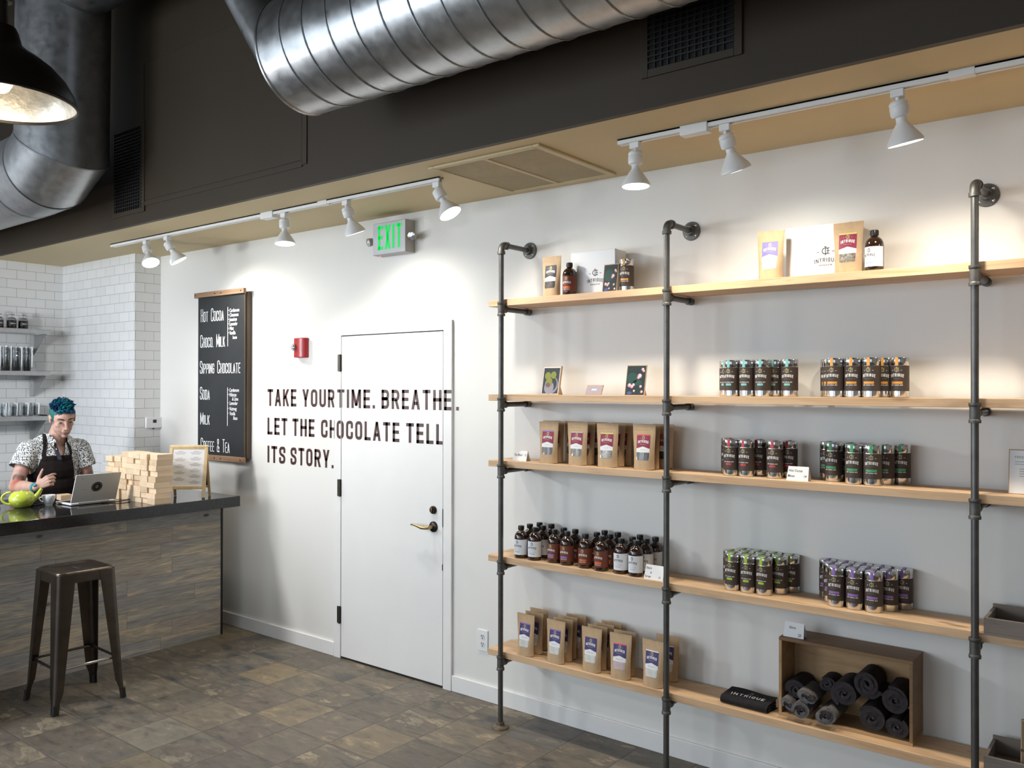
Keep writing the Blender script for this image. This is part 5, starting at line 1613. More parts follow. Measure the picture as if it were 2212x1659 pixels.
LP = (-1.31, -1.0065, CZ)
T = thing('laptop', 'open silver laptop with a round black sticker on the lid', 'laptop', LP)
MB().box(-0.215, 0.0, -0.1485, 0.1485, 0.003, 0.0145).build('laptop_base', M['laptop_w'], T, bevel=0.003)
MB().box(-0.19, -0.03, -0.13, 0.13, 0.0146, 0.0152).build('keyboard', M['black_steel'], T)
mb = MB()
for xx, yy in ((-0.2, -0.13), (-0.2, 0.13), (-0.02, -0.13), (-0.02, 0.13)): mb.cyl((xx, yy, 0), (xx, yy, 0.004), 0.007, n=10)
for i, (xx, yy) in enumerate(((-0.2, -0.13), (-0.2, 0.13), (-0.02, -0.13), (-0.02, 0.13))):
    MB().cyl((xx, yy, 0), (xx, yy, 0.0035), 0.007, n=10).build('foot', M['rubber'], T)
A = Matrix.Translation((0.0, 0, 0.014)) @ Matrix.Rotation(0.385, 4, 'Y')
ld = MB().box(-0.006, 0.0, -0.1485, 0.1485, 0.004, 0.206, 0, A).build('laptop_lid', M['laptop'], T, bevel=0.0025)
MB().box(-0.0068, -0.0055, -0.14, 0.14, 0.014, 0.196, 0, A).build('screen', M['ink'], ld)
MB().box(-0.0062, 0.0004, -0.1495, -0.1465, 0.006, 0.205, 0, A).build('lid_edge', M['laptop_w'], ld)
MB().cyl((0.0, -0.10, 0.0145), (0.0, 0.10, 0.0145), 0.0065, n=12).build('hinge', M['laptop_w'], T)
dk = Matrix.Rotation(PI / 2, 4, 'Z') @ Matrix.Rotation(PI / 2, 4, 'X')
fL = lambda off: (lambda u, v: tuple(A @ Vector((off, u, v))))
mb = MB().polys(disc(0.0, 0.112, 0.0355, 0.0355, 30), fL(0.0006), 0)
mb.polys(arc_polys(0.0, 0.112, 0.0285, 0, 2 * PI, 0.0014, 30), fL(0.0009), 1).polys(shift(emblem(0.020), 0, 0.112), fL(0.0009), 1)
mb.build('round_sticker', [M['sticker'], M['grey_ink']], ld)
mb = MB().polys(rect(-0.105, -0.073, 0.097, 0.1005), fL(0.0006)).polys(disc(-0.105, 0.178, 0.006, 0.006, 14), fL(0.0006))
mb.build('lid_marks', M['grey_ink'], ld)
o = MB().tube([(-0.03, -0.13, 0.003), (0.015, -0.03, 0.006), (-0.01, 0.05, 0.010), (0.02, 0.075, 0.004), (0.035, 0.11, 0.005), (0.02, 0.15, 0.003)], [0.003, 0.003, 0.0035, 0.0075, 0.0035, 0.003], 8).build('power_cable', M['rubber'], None, (-1.262, -0.838, CZ + 0.001))
tag(o, 'short black cable lying between laptop and pine blocks', 'cable')


def make_teapot(glaze, label, loc_, rz, scale):
    t = thing('teapot', label, 'teapot', loc_, rz)
    t.scale = (scale,) * 3
    prof = [(0, 0.0), (0.040, 0.0), (0.046, 0.003), (0.062, 0.016), (0.076, 0.036), (0.080, 0.054), (0.077, 0.072), (0.066, 0.092), (0.052, 0.104), (0.047, 0.107), (0.044, 0.1065)]
    MB().lathe(prof, 40).build('pot_body', M[glaze], t)
    ld_ = MB().lathe([(0.0445, 0.1055), (0.043, 0.1075), (0.030, 0.109), (0.012, 0.110), (0, 0.110)], 32).build('pot_lid', M[glaze], t)
    MB().ball((0, 0, 0.112), (0.009, 0.009, 0.004), 14).build('lid_knob', M[glaze], ld_)
    MB().tube([(0.060, 0, 0.050), (0.082, 0, 0.066), (0.098, 0, 0.090), (0.108, 0, 0.110), (0.116, 0, 0.118)], [0.024, 0.019, 0.0135, 0.0105, 0.0098], 18, caps=False).build('spout', M[glaze], t)
    q = []
    for k in range(13):
        a = 0.50 * PI + (1.12 * PI) * k / 12
        q.append((-0.066 + 0.052 * math.cos(a), 0, 0.062 + 0.040 * math.sin(a)))
    MB().tube(q, [0.0075] * 13, 12).build('handle', M[glaze], t)
    return t


make_teapot('lime_glaze', 'lime green glazed teapot on the bar in front of the person', (-1.505, -1.372, CZ + 0.0005), 1.05, 0.97)
T = thing('espresso_cup', 'small white porcelain cup on the bar left of the laptop', 'cup', (-1.472, -1.222, CZ), 0.8)
MB().lathe([(0, 0.0), (0.021, 0.0), (0.0225, 0.003), (0.022, 0.006), (0.031, 0.020), (0.0395, 0.045), (0.0415, 0.066), (0.0405, 0.0675), (0.039, 0.066), (0.036, 0.045), (0.026, 0.014), (0, 0.010)], 32).build('cup_body', M['porcelain'], T)
MB().tube([(-0.038, 0, 0.052), (-0.052, 0, 0.053), (-0.058, 0, 0.042), (-0.050, 0, 0.028), (-0.034, 0, 0.024)], [0.0045] * 5, 10).build('handle', M['porcelain'], T)
T = thing('tablet', 'flat grey tablet lying on the bar at the left edge', 'tablet', (-1.62, -1.665, CZ), 0.12)
MB().box(-0.10, 0.10, -0.17, 0.17, 0.0, 0.012).build('case', M['rubber'], T, bevel=0.004)
MB().box(-0.088, 0.088, -0.155, 0.155, 0.012, 0.0128).build('screen', M['laptop'], T)
T = thing('mobile_phone', 'dark phone lying flat between teapot and cup', 'phone', (-1.575, -1.255, CZ), 0.5)
MB().box(-0.037, 0.037, -0.072, 0.072, 0.0, 0.008).build('phone_body', M['rubber'], T, bevel=0.003)
MB().box(-0.033, 0.033, -0.066, 0.066, 0.008, 0.0085).build('screen', M['black_stone'], T)

# ------------------------------------------------------------------ kitchen corner: shelves, glassware, back counter
XW = X0


def steel_shelf(z, y1, label):
    t = thing('steel_shelf', label, 'shelf', (XW, y1, z), group='stainless wall shelves')
    mb = MB().box(0.0, 0.285, -2.6, 0, -0.004, 0.0).box(0.275, 0.285, -2.6, 0, -0.036, -0.004).box(0.0, 0.004, -2.6, 0, 0.0, 0.030)
    mb.build('shelf_plate', M['steel'], t, bevel=0.001)
    for yy in (-0.03, -1.2):
        mb = MB().prism([(0.0, -0.036), (0.262, -0.036), (0.262, -0.044), (0.02, -0.215), (0.0, -0.215)], lambda u, v: (u, yy, v), lambda u, v: (u, yy + 0.003, v))
        mb.box(0.0, 0.003, yy - 0.020, yy + 0.022, -0.22, -0.004).box(0.0, 0.26, yy - 0.016, yy + 0.016, -0.037, -0.0355)
        mb.build('bracket', M['steel'], t)
    return t


steel_shelf(2.272, -0.447, 'stainless wall shelf carrying syrup jars, highest of three')
steel_shelf(1.918, -0.447, 'stainless wall shelf with tall glasses and red teapot, middle of three')
steel_shelf(1.538, -0.447, 'stainless wall shelf with short glasses, lowest of three')
DKC = mat('dark_spice_filling', (0.035, 0.028, 0.025), 0.4)
RDC = mat('red_berry_filling', (0.22, 0.03, 0.05), 0.35)
for i, (y, fill, lb) in enumerate(((-0.835, RDC, 'glass jar with red filling at the left end of the top steel shelf'), (-0.735, DKC, 'glass jar with dark filling, middle of the three on the top steel shelf'), (-0.645, DKC, 'glass jar with dark filling nearest the corner on the top steel shelf'))):
    t = thing('storage_jar', lb, 'jar', (XW + 0.225, y, 2.2726), group='glass jars on the top steel shelf')
    MB().lathe([(0, 0), (0.034, 0), (0.037, 0.004), (0.037, 0.070), (0.030, 0.085), (0.022, 0.092), (0.022, 0.112), (0.028, 0.116), (0.028, 0.126), (0, 0.127)], 24).build('jar_glass', M['glass'], t)
    MB().lathe([(0, 0.003), (0.035, 0.003), (0.035, 0.066), (0, 0.068)], 24).build('filling', fill, t)
    mb = MB(); label_wrap(mb, 0.0376, 0.026, 0.052, 0.9, 0, 12)
    mb.v = [(-y_, x_, z_) for x_, y_, z_ in mb.v]
    mb.polys(centred('COCOA', 0.009, 0.006, 0.0014, 0.002, 0, 0.035), lambda u, v: (0.0380 * math.cos(u / 0.038), 0.0380 * math.sin(u / 0.038), v), 1)
    mb.build('label', [M['ink'], M['print_white']], t)


def glass_thing(x, y, z, prof, label, group, proto=None):
    if proto is None:
        return tag(MB().lathe(prof, 24).build('drinking_glass', M['glass'], None, (x, y, z)), label, 'glass', group)
    o = proto.copy(); COL.objects.link(o); o.location = (x, y, z); o['label'] = label
    return o


tall = [(0, 0.006), (0.030, 0.006), (0.034, 0.014), (0.036, 0.15), (0.034, 0.165), (0.037, 0.180), (0.037, 0.205), (0.0385, 0.205), (0.0385, 0.180), (0.0357, 0.166), (0.0377, 0.15), (0.036, 0.004), (0.033, 0.0), (0, 0.0)]
short = [(0, 0.008), (0.030, 0.008), (0.0375, 0.112), (0.0395, 0.112), (0.034, 0.003), (0.031, 0.0), (0, 0.0)]
pt = ps_ = None
ORD = ['first', 'second', 'third', 'fourth', 'fifth', 'sixth', 'seventh', 'eighth']
for i in range(6):
    lb = 'tall clear glass on the middle steel shelf, %s from the corner' % ORD[i]
    g = glass_thing(XW + 0.215, -0.600 - 0.081 * i, 1.9186, tall, lb, 'tall glasses on the middle steel shelf', pt); pt = pt or g
for i in range(4):
    g = glass_thing(XW + 0.120, -0.560 - 0.086 * i, 1.9186, tall, 'tall clear glass against the wall on the middle steel shelf, %s from the corner' % ORD[i], 'tall glasses on the middle steel shelf', pt)
for i in range(5):
    lb = 'short clear glass at the front of the lowest steel shelf, %s from the corner' % ORD[i]
    g = glass_thing(XW + 0.220, -0.545 - 0.085 * i, 1.5386, short, lb, 'short glasses on the lowest steel shelf', ps_); ps_ = ps_ or g
for i in range(4):
    g = glass_thing(XW + 0.125, -0.515 - 0.087 * i, 1.5386, short, 'short clear glass at the back of the lowest steel shelf, %s from the corner' % ORD[i], 'short glasses on the lowest steel shelf', ps_)
make_teapot('red_glaze', 'bright red teapot in front of the tall glasses on the kitchen shelf', (XW + 0.195, -1.155, 1.9186), 2.2, 0.01 + 1.05)
o = MB().box(-0.02, 0.10, -0.006, 0.006, 0.0, 0.010).build('black_scoop', M['rubber'], None, (XW + 0.18, -0.475, 1.538)); tag(o, 'small black utensil on the lowest steel shelf behind the head', 'utensil')
T = thing('back_counter', 'low steel back counter along the kitchen wall', 'counter', (-3.2, -2.4, 0))
loc(MB().box(X0 + 0.002, -2.92, -5.5, -0.90, 0.06, 0.87), (-3.2, -2.4, 0)).build('cabinet', M['steel'], T)
loc(MB().box(X0 + 0.002, -2.90, -5.5, -0.88, 0.87, 0.90), (-3.2, -2.4, 0)).build('worktop', M['steel'], T)
loc(MB().box(X0 + 0.05, -2.97, -5.45, -0.95, 0.0, 0.06), (-3.2, -2.4, 0)).build('plinth', M['black_steel'], T)
T = thing('coffee_grinder', 'dark grey coffee machine behind the person at the left edge', 'machine', (-3.17, -1.03, 0.90))
MB().box(-0.13, 0.13, -0.12, 0.12, 0.0, 0.07).build('machine_base', M['black_steel'], T, bevel=0.006)
MB().box(-0.13, 0.02, -0.11, 0.11, 0.07, 0.165).build('machine_body', M['black_steel'], T, bevel=0.008)
MB().cyl((0.07, 0.04, 0.07), (0.07, 0.04, 0.13), 0.035, 0.04, 20).build('grounds_cup', M['red_glaze'], T)

# ------------------------------------------------------------------ the person behind the bar


def skin_mat():
    t = NT('freckled_skin')
    f = t.noise(t.coord(), 26, 5)
    c = t.ramp(f, [(0.3, (0.46, 0.275, 0.215)), (0.7, (0.54, 0.335, 0.265))])
    pos = t.coord('Object'); sp = t.n('ShaderNodeSeparateXYZ'); t.l(pos, sp.inputs[0])

    def blob(center, rx, col, cc, soft=0.35):
        d = t.n('ShaderNodeVectorMath', _operation='DISTANCE'); t.l(pos, d.inputs[0]); d.inputs[1].default_value = center
        m = t.ramp(t.math('DIVIDE', d.outputs['Value'], rx), [(1 - soft, (1, 1, 1)), (1.0, (0, 0, 0))])
        return t.mix(cc, col, m)
    return t, c, blob


REF = (-2.03, -0.93, 0.0)


def rel(p): return (p[0] - REF[0], p[1] - REF[1], p[2] - REF[2])


def capsule(mb, a, b, ra, rb, n=18):
    mb.cyl(a, b, ra, rb, n); mb.ball(a, ra, n); mb.ball(b, rb, n)


def chain(mb, pts, rs, n=18):
    for i in range(len(pts) - 1): capsule(mb, pts[i], pts[i + 1], rs[i], rs[i + 1], n)


def remeshed(mb, voxel, smooth=4):
    """one continuous surface over overlapping pieces"""
    loc(mb, REF)
    o_ = mb.build('tmp_body', M['wall'])
    r_ = o_.modifiers.new('r', 'REMESH'); r_.mode = 'VOXEL'; r_.voxel_size = voxel
    s_ = o_.modifiers.new('s', 'SMOOTH'); s_.factor = 0.5; s_.iterations = smooth
    dg = bpy.context.evaluated_depsgraph_get()
    me_ = bpy.data.meshes.new_from_object(o_.evaluated_get(dg))
    old = o_.data; bpy.data.objects.remove(o_); bpy.data.meshes.remove(old)
    return me_


def put(name, me_, material, parent, keep=None, thick=0.0):
    if keep:
        bm_ = bmesh.new(); bm_.from_mesh(me_)
        bmesh.ops.delete(bm_, geom=[f for f in bm_.faces if not keep(f.calc_center_median() + Vector(REF), f.normal)], context='FACES')
        # tidy the cut edge
        for _ in range(3):
            ev = {}
            for e in bm_.edges:
                if e.is_boundary:
                    for a, b in ((e.verts[0], e.verts[1]), (e.verts[1], e.verts[0])): ev.setdefault(a, []).append(b.co.copy())
            nw = {v: (v.co * 0.5 + (cs[0] + cs[1]) * 0.25) for v, cs in ev.items() if len(cs) == 2}
            for v, c_ in nw.items(): v.co = c_
        bm_.to_mesh(me_); bm_.free()
    me_.materials.clear(); me_.materials.append(material)
    me_.polygons.foreach_set('use_smooth', [True] * len(me_.polygons)); me_.update(); me_.name = name
    o_ = bpy.data.objects.new(name, me_); COL.objects.link(o_); o_.parent = parent
    if thick:
        sd_ = o_.modifiers.new('thick', 'SOLIDIFY'); sd_.thickness = thick; sd_.offset = 1
    return o_


PERSON = thing('person', 'person with spiky blue hair, patterned shirt and dark apron working behind the bar', 'person', REF)
RS, RE, RW = (-2.030, -1.118, 1.338), (-1.985, -1.222, 1.092), (-1.735, -1.190, 1.106)
LS, LE, LW = (-2.020, -0.768, 1.332), (-2.000, -0.705, 1.072), (-1.760, -0.775, 1.096)
HC = Vector((-1.930, -0.931, 1.562))
HM = Matrix.Translation(HC) @ Matrix.Rotation(math.radians(-10), 4, 'Z') @ Matrix.Rotation(math.radians(21), 4, 'Y') @ Matrix.Rotation(math.radians(4), 4, 'X')


def h(p): return tuple(HM @ Vector(p))


def hball(mb, c, r, n=16): mb.ball(c, r, n, 0, HM)


def torso(mb, g):
    mb.ball((-2.085, -0.94, 0.98), (0.125 + g, 0.170 + g, 0.13 + g), 22)
    mb.ball((-2.070, -0.94, 1.09), (0.115 + g, 0.155 + g, 0.15 + g), 22)
    mb.ball((-2.055, -0.943, 1.215), (0.118 + g, 0.168 + g, 0.15 + g), 22)
    mb.ball((-2.045, -0.943, 1.290), (0.105 + g, 0.165 + g, 0.100 + g), 22)
    capsule(mb, (-2.040, -1.100, 1.335), (-2.035, -0.785, 1.330), 0.064 + g, 0.064 + g)
    capsule(mb, (-2.050, -1.055, 1.372), (-2.025, -0.955, 1.425), 0.036 + g, 0.040 + g)
    capsule(mb, (-2.050, -0.830, 1.366), (-2.025, -0.915, 1.425), 0.036 + g, 0.040 + g)


def finger(mb, root, d, nrm, segs, curls, r0, r1):
    p = Vector(root); d = Vector(d).normalized(); nrm = Vector(nrm).normalized()
    ax = d.cross(nrm).normalized(); k = len(segs)
    for i, (L, c) in enumerate(zip(segs, curls)):
        d = Matrix.Rotation(-math.radians(c), 3, ax) @ d
        q = p + d * L
        capsule(mb, p, q, r0 + (r1 - r0) * i / k, r0 + (r1 - r0) * (i + 1) / k, 10)
        p = q
    return p


def hand(mb, W, fwd, nrm, side, curl, spread=0.06, thumb=(0.55, 0.75, 0.1)):
    W = Vector(W); fwd = Vector(fwd).normalized(); nrm = (Vector(nrm) - fwd * fwd.dot(Vector(nrm))).normalized()
    sd = fwd.cross(nrm).normalized()
    if sd.dot(Vector(side)) < 0: sd = -sd
    kn = []
    for i, (o_, L) in enumerate(((0.030, 0.088), (0.010, 0.091), (-0.010, 0.086), (-0.028, 0.077))):
        a = W + sd * o_ * 0.45 + fwd * 0.012; b = W + sd * o_ + fwd * L + nrm * (0.003 if i in (1, 2) else 0)
        capsule(mb, a, b, 0.0150, 0.0108, 12); kn.append(b)
    ends = []
    for i, (L, c) in enumerate(zip(((0.043, 0.025, 0.021), (0.047, 0.029, 0.022), (0.043, 0.027, 0.022), (0.034, 0.020, 0.019)), curl)):
        d = fwd + sd * spread * (1.5 - i)
        ends.append(finger(mb, kn[i], d, nrm, L, c, 0.0093, 0.0068))
    t0 = W + sd * 0.018 + fwd * 0.020 - nrm * 0.006
    td = (fwd * thumb[0] + sd * thumb[1] - nrm * thumb[2]).normalized()
    t1 = t0 + td * 0.044; capsule(mb, t0, t1, 0.0155, 0.0112, 12)
    t2d = (td + fwd * 0.35).normalized(); t2 = t1 + t2d * 0.032; capsule(mb, t1, t2, 0.0105, 0.0092, 12)
    t3 = t2 + (t2d + fwd * 0.1 + nrm * 0.1).normalized() * 0.024; capsule(mb, t2, t3, 0.0092, 0.0074, 12)
    return kn, ends


mb = MB()
torso(mb, -0.004)
# legs and feet behind the bar
for s_, hy_ in ((-1, -1.025), (1, -0.855)):
    chain(mb, [(-2.085, hy_, 0.93), (-2.065, hy_ + 0.005 * s_, 0.50), (-2.10, hy_ + 0.01 * s_, 0.095)], [0.090, 0.058, 0.040])
    capsule(mb, (-2.12, hy_ + 0.01 * s_, 0.045), (-1.93, hy_ + 0.03 * s_, 0.035), 0.040, 0.033)
# arms
chain(mb, [RS, RE, (RE[0] + 0.09, RE[1] + 0.012, RE[2] + 0.006), RW], [0.053, 0.043, 0.045, 0.0285])
chain(mb, [LS, LE, (LE[0] + 0.09, LE[1] - 0.026, LE[2] + 0.002), LW], [0.053, 0.042, 0.044, 0.0285])
knR, enR = hand(mb, RW, (0.42, 0.60, 0.42), (0.75, -0.50, 0.25), (0, 0.0, 1), ((40, 32, 18), (55, 42, 25), (58, 45, 28), (62, 45, 28)), thumb=(0.62, 0.85, -0.02))
knL, enL = hand(mb, LW, (0.85, -0.42, -0.05), (0.05, 0.0, 1.0), (0, -1, 0), ((8, 14, 12), (10, 15, 12), (10, 16, 12), (12, 16, 12)), thumb=(0.7, 0.6, 0.15))
# neck and head
chain(mb, [(-2.045, -0.940, 1.36), (-2.005, -0.935, 1.44), tuple(HM @ Vector((-0.030, 0, -0.070)))], [0.066, 0.058, 0.058])
hball(mb, (-0.018, 0, 0.035), (0.098, 0.077, 0.088), 24)
hball(mb, (0.020, 0, 0.018), (0.074, 0.067, 0.078), 22)
hball(mb, (0.030, 0, -0.045), (0.056, 0.057, 0.072), 20)
hball(mb, (0.034, 0, -0.085), (0.043, 0.046, 0.036), 18)
hball(mb, (0.066, 0, -0.108), (0.021, 0.024, 0.017), 14)
for s_ in (-1, 1):
    hball(mb, (0.046, 0.034 * s_, -0.024), (0.030, 0.028, 0.030), 14)      # cheekbone
    hball(mb, (0.008, 0.040 * s_, -0.062), (0.042, 0.022, 0.040), 14)      # jaw corner
    capsule(mb, h((0.084, 0.014 * s_, 0.026)), h((0.072, 0.048 * s_, 0.027)), 0.0105, 0.0095, 12)   # brow ridge
    hball(mb, (0.099, 0.0125 * s_, -0.040), (0.0100, 0.0075, 0.0075), 12)   # nostril wing
    hball(mb, (-0.010, 0.0785 * s_, -0.008), (0.017, 0.0075, 0.031), 14)    # ear
    capsule(mb, h((0.006, 0.078 * s_, -0.020)), h((-0.016, 0.084 * s_, 0.018)), 0.006, 0.0075, 10)
    capsule(mb, h((0.080, 0.019 * s_, -0.004)), h((0.070, 0.046 * s_, -0.005)), 0.0075, 0.0065, 10)  # lower lid
capsule(mb, h((0.090, 0, 0.014)), h((0.110, 0, -0.032)), 0.0088, 0.0112, 14)
hball(mb, (0.112, 0, -0.037), (0.0125, 0.0115, 0.0105), 14)
capsule(mb, h((0.088, -0.016, -0.0665)), h((0.088, 0.016, -0.0665)), 0.0085, 0.0085, 12)
capsule(mb, h((0.086, -0.013, -0.079)), h((0.086, 0.013, -0.079)), 0.0090, 0.0090, 12)
hball(mb, (0.080, 0, -0.054), (0.016, 0.020, 0.012), 12)
body = remeshed(mb, 0.0042, 5)
t, c, blob = skin_mat()
# tattoos on the upper arms and a sunburnt forearm patch: marks of the skin itself
ra = Vector(RS).lerp(Vector(RE), 0.80); c = blob(rel(ra + Vector((0.03, -0.01, 0.012))), 0.040, (0.075, 0.062, 0.052), c, 0.25)
c = blob(rel(Vector(RE) + Vector((0.045, -0.0, 0.022))), 0.062, (0.42, 0.125, 0.08), c, 0.6)
ra = Vector(RS).lerp(Vector(RE), 0.58); c = blob(rel(ra + Vector((0.04, -0.02, 0))), 0.035, (0.36, 0.18, 0.15), c, 0.7)
la = Vector(LS).lerp(Vector(LE), 0.72); c = blob(rel(la + Vector((0.045, 0.005, 0))), 0.042, (0.17, 0.115, 0.10), c, 0.6)
hcl = rel(HM @ Vector((0.060, 0, -0.088)))
c = blob(hcl, 0.062, (0.34, 0.205, 0.165), c, 0.65)
t.color(c); t.set(Roughness=0.5, Specular_IOR_Level=0.4, Subsurface_Weight=0.08, Subsurface_Radius=(0.012, 0.005, 0.003))
t.b.inputs['Subsurface Scale'].default_value = 1.0
put('body', body, t.mat, PERSON)
# eyes, eyelids, brows and lips
for s_ in (-1, 1):
    e_ = loc(MB().ball((0.0700, 0.0305 * s_, 0.005), (0.0125, 0.0125, 0.0115), 14, 0, HM), REF).build('eye', M['eye'], PERSON)
    loc(MB().ball((0.0812, 0.0295 * s_, -0.001), (0.0022, 0.0055, 0.0040), 12, 0, HM), REF).build('iris', M['iris'], e_)
    q = []
    for k in range(7):
        a = -1 + k / 3.0
        q.append(h((0.0850 - 0.005 * a * a, s_ * (0.030 + 0.0135 * a), 0.0030 - 0.0035 * a * a)))
    loc(MB().tube(q, [0.0012, 0.0032, 0.0042, 0.0044, 0.0042, 0.0032, 0.0012], 8), REF).build('eyelid', M['brow'], PERSON)
    q = [h((0.0945 - 0.0165 * (k / 5) ** 1.6, s_ * (0.013 + 0.040 * k / 5), 0.0265 + 0.005 * math.sin(PI * k / 5 * 0.8))) for k in range(6)]
    loc(MB().tube(q, [0.003, 0.0046, 0.0046, 0.004, 0.003, 0.0012], 8), REF).build('eyebrow', M['brow'], PERSON)
mb = MB()
q = [h((0.0955 - 0.006 * (a / 3) ** 2, 0.0068 * a, -0.0712 - 0.0008 * abs(a))) for a in range(-3, 4)]
mb.tube(q, [0.0008, 0.0028, 0.0036, 0.0034, 0.0036, 0.0028, 0.0008], 8)
loc(mb, REF).build('lips', M['lip'], PERSON)


def hair_mat():
    t = NT('blue_dyed_hair')
    f = t.noise(t.coord(scale=(1, 1, 1)), 17, 4, 0.6)
    t.color(t.ramp(f, [(0.34, (0.008, 0.012, 0.050)), (0.46, (0.008, 0.040, 0.125)), (0.55, (0.005, 0.115, 0.165)), (0.68, (0.008, 0.21, 0.205))]))
    t.set(Roughness=0.42, Specular_IOR_Level=0.4)
    return t.mat


M['hair'] = hair_mat()
M['hair_side'] = mat('teal_cropped_hair', (0.006, 0.115, 0.100), 0.55, var=0.35, vs=60)
random.seed(11)
mb = MB()
# short cropped sides: a cap a few millimetres off the scalp
mbs = MB()
mbs.ball((-0.022, 0, 0.034), (0.1005, 0.0805, 0.091), 26, 0, HM)
cap = mbs
loc(cap, REF)
co = cap.build('hair_sides', M['hair_side'], PERSON)
bm_ = bmesh.new(); bm_.from_mesh(co.data)
inv = HM.inverted()
kill = []
for f in bm_.faces:
    p = inv @ (f.calc_center_median() + Vector(REF))
    line = 0.048 if p.x > 0.035 else (0.0 - 0.0 if p.x > 0.010 else (-0.012 if p.x > -0.03 else -0.052))
    if p.x > 0.010 and p.x <= 0.035 and abs(p.y) > 0.05: line = -0.020
    if p.z < line: kill.append(f)
bmesh.ops.delete(bm_, geom=kill, context='FACES'); bm_.to_mesh(co.data); bm_.free()
for k in range(360):
    a = random.uniform(0, 2 * PI); u = random.random() ** 0.5
    x = -0.012 + 0.086 * u * math.cos(a); y = 0.070 * u * math.sin(a)
    zz = 0.034 + 0.090 * math.sqrt(max(0.05, 1 - ((x + 0.018) / 0.104) ** 2 - (y / 0.084) ** 2))
    nrm = Vector(((x + 0.018) * 0.9, y * 1.25, (zz - 0.03))).normalized()
    L = random.uniform(0.018, 0.036) * (1.15 if x > 0.02 else 0.95)
    d = (nrm + Vector((random.uniform(-0.05, 0.45), random.uniform(-0.35, 0.35), random.uniform(0.0, 0.25)))).normalized()
    p0 = Vector((x, y, zz - 0.006)); p1 = p0 + d * L * 0.55; p2 = p0 + (d + Vector((0.25, random.uniform(-.2, .2), 0.05))).normalized() * L
    mb.tube([HM @ p0, HM @ p1, HM @ p2], [0.0078, 0.0055, 0.0008], 6)
for k in range(26):      # fringe swept over the forehead
    y = -0.058 + 0.116 * k / 25
    p0 = Vector((0.060 - 0.25 * abs(y) ** 1.1 * 0.6, y, 0.094 - 0.25 * abs(y))); L = random.uniform(0.018, 0.030)
    mb.tube([HM @ p0, HM @ (p0 + Vector((0.016, 0.003, -0.006))), HM @ (p0 + Vector((0.018, random.uniform(-.008, .01), -L)))], [0.008, 0.006, 0.001], 6)
loc(mb, REF).build('hair', M['hair'], PERSON, angle=60)


def shirt_mat():
    t = NT('white_shirt_dark_motif')
    vo = t.n('ShaderNodeTexVoronoi', Scale=128.0); v = t.coord(scale=(1, 1, 0.62)); t.l(v, vo.inputs['Vector'])
    m = t.ramp(vo.outputs['Distance'], [(0.40, (1, 1, 1)), (0.50, (0, 0, 0))])
    c = t.mix((0.66, 0.67, 0.66), (0.045, 0.050, 0.065), m)
    t.color(c); t.set(Roughness=0.8, Specular_IOR_Level=0.2)
    return t.mat


M['shirt'] = shirt_mat()
mb = MB()
torso(mb, 0.012)
RSl = tuple(Vector(RS).lerp(Vector(RE), 0.70)); LSl = tuple(Vector(LS).lerp(Vector(LE), 0.66))
capsule(mb, RS, (RSl[0] - 0.004, RSl[1] - 0.012, RSl[2]), 0.070, 0.080)
capsule(mb, LS, (LSl[0], LSl[1] + 0.008, LSl[2]), 0.070, 0.074)
rdir = (Vector(RE) - Vector(RS)).normalized(); ldir = (Vector(LE) - Vector(LS)).normalized()


def shirt_keep(p, n):
    # sleeve openings
    for S_, E_, d_, cut in ((RS, RE, rdir, 0.47), (LS, LE, ldir, 0.50)):
        v = p - Vector(S_); tt = v.dot(d_) / (Vector(E_) - Vector(S_)).length
        rad = (v - d_ * v.dot(d_)).length
        out = (p.y < -1.105) if S_ is RS else (p.y > -0.785)
        if out and tt > cut and rad < 0.12: return False
    if p.z < 0.94: return False
    # neck opening and the open V of the collar
    q = p - Vector((-2.015, -0.935, p.z))
    if p.z > 1.385 and q.length < 0.072: return False
    if p.x > -1.99 and p.z > 1.27:
        half = 0.024 + 0.040 * (p.z - 1.29) / 0.12
        if abs(p.y + 0.944) < half: return False
    return True


put('shirt', remeshed(mb, 0.0060, 3), M['shirt'], PERSON, shirt_keep, 0.003)
# collar flaps and dark placket
mb = MB()


def flap(mb, pts, th=0.004, m=0):
    n = len(pts); vs = [Vector(p) for p in pts]; vs2 = [v + Vector((th, 0, th * 0.3)) for v in vs]
    mb.add(vs + vs2, [tuple(reversed(range(n))), tuple(range(n, 2 * n))] + [(i, (i + 1) % n, n + (i + 1) % n, n + i) for i in range(n)], m)


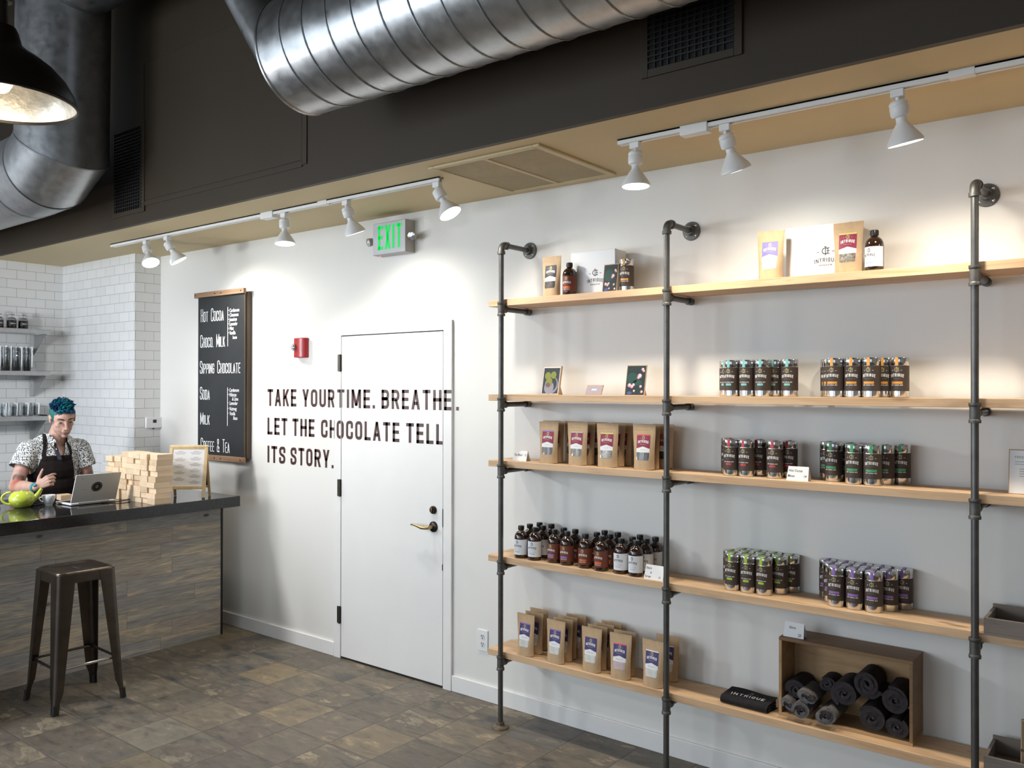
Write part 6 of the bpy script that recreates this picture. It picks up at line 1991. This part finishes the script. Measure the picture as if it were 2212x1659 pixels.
flap(mb, [(-1.985, -1.022, 1.452), (-1.962, -1.004, 1.452), (-1.912, -0.984, 1.400), (-1.905, -1.010, 1.366), (-1.936, -1.030, 1.405)])
loc(mb, REF).build('collar_flap', M['shirt'], PERSON)
mb = MB()
flap(mb, [(-1.985, -0.872, 1.445), (-1.936, -0.862, 1.400), (-1.905, -0.880, 1.358), (-1.912, -0.902, 1.392), (-1.962, -0.884, 1.440)])
loc(mb, REF).build('collar_flap', M['shirt'], PERSON)
mb = MB(); flap(mb, [(-1.921, -1.000, 1.388), (-1.911, -0.983, 1.386), (-1.905, -0.946, 1.268), (-1.907, -0.972, 1.268)], 0.003)
pk = loc(mb, REF).build('shirt_placket', M['navy_lining'], PERSON)
loc(MB().ball((-1.904, -0.985, 1.345), 0.0042, 10), REF).build('button', M['white_plastic'], pk)
# apron: bib, straps and skirt
mb = MB()
torso(mb, 0.021)


def apron_keep(p, n):
    z = p.z
    if n.x < -0.05 and z < 1.31: return False
    if z <= 1.296:
        if z > 1.20: a = (1.296 - z) / 0.096; yl, yr = -1.058 - 0.034 * a, -0.868 + 0.020 * a
        elif z > 1.12: a = (1.20 - z) / 0.08; yl, yr = -1.092 - 0.060 * a, -0.848 + 0.014 * a
        else: yl, yr = -1.152, -0.800
        return yl < p.y < yr and p.x > -2.06
    # neck straps
    if z < 1.45:
        a = (z - 1.296) / 0.15
        for y0, y1 in ((-1.055, -1.022), (-0.872, -0.880)):
            yc = y0 + (y1 - y0) * a
            if abs(p.y - yc) < 0.0105 and p.x > -2.05: return True
    return False


put('apron', remeshed(mb, 0.0050, 3), M['apron'], PERSON, apron_keep, 0.0025)
# watch on the right wrist and a ring
W_ = Vector(RW); fd = (W_ - Vector(RE)).normalized(); c0 = W_ - fd * 0.012
wt = MB().tube([c0 - fd * 0.011, c0 - fd * 0.010, c0 + fd * 0.010, c0 + fd * 0.011], [0.030, 0.0335, 0.0332, 0.029], 20)
wt.ball(c0 + Vector((0.026, -0.012, 0.016)), (0.014, 0.014, 0.012), 14)
loc(wt, REF).build('wrist_watch', M['watch'], PERSON)
d_ = (knR[2] - W_).normalized(); rc = knR[2] + Vector((0.004, 0.010, 0.004))
loc(MB().tube([rc - d_ * 0.0025, rc + d_ * 0.0025], 0.0112, 16, caps=False), REF).build('ring', M['ring'], PERSON)
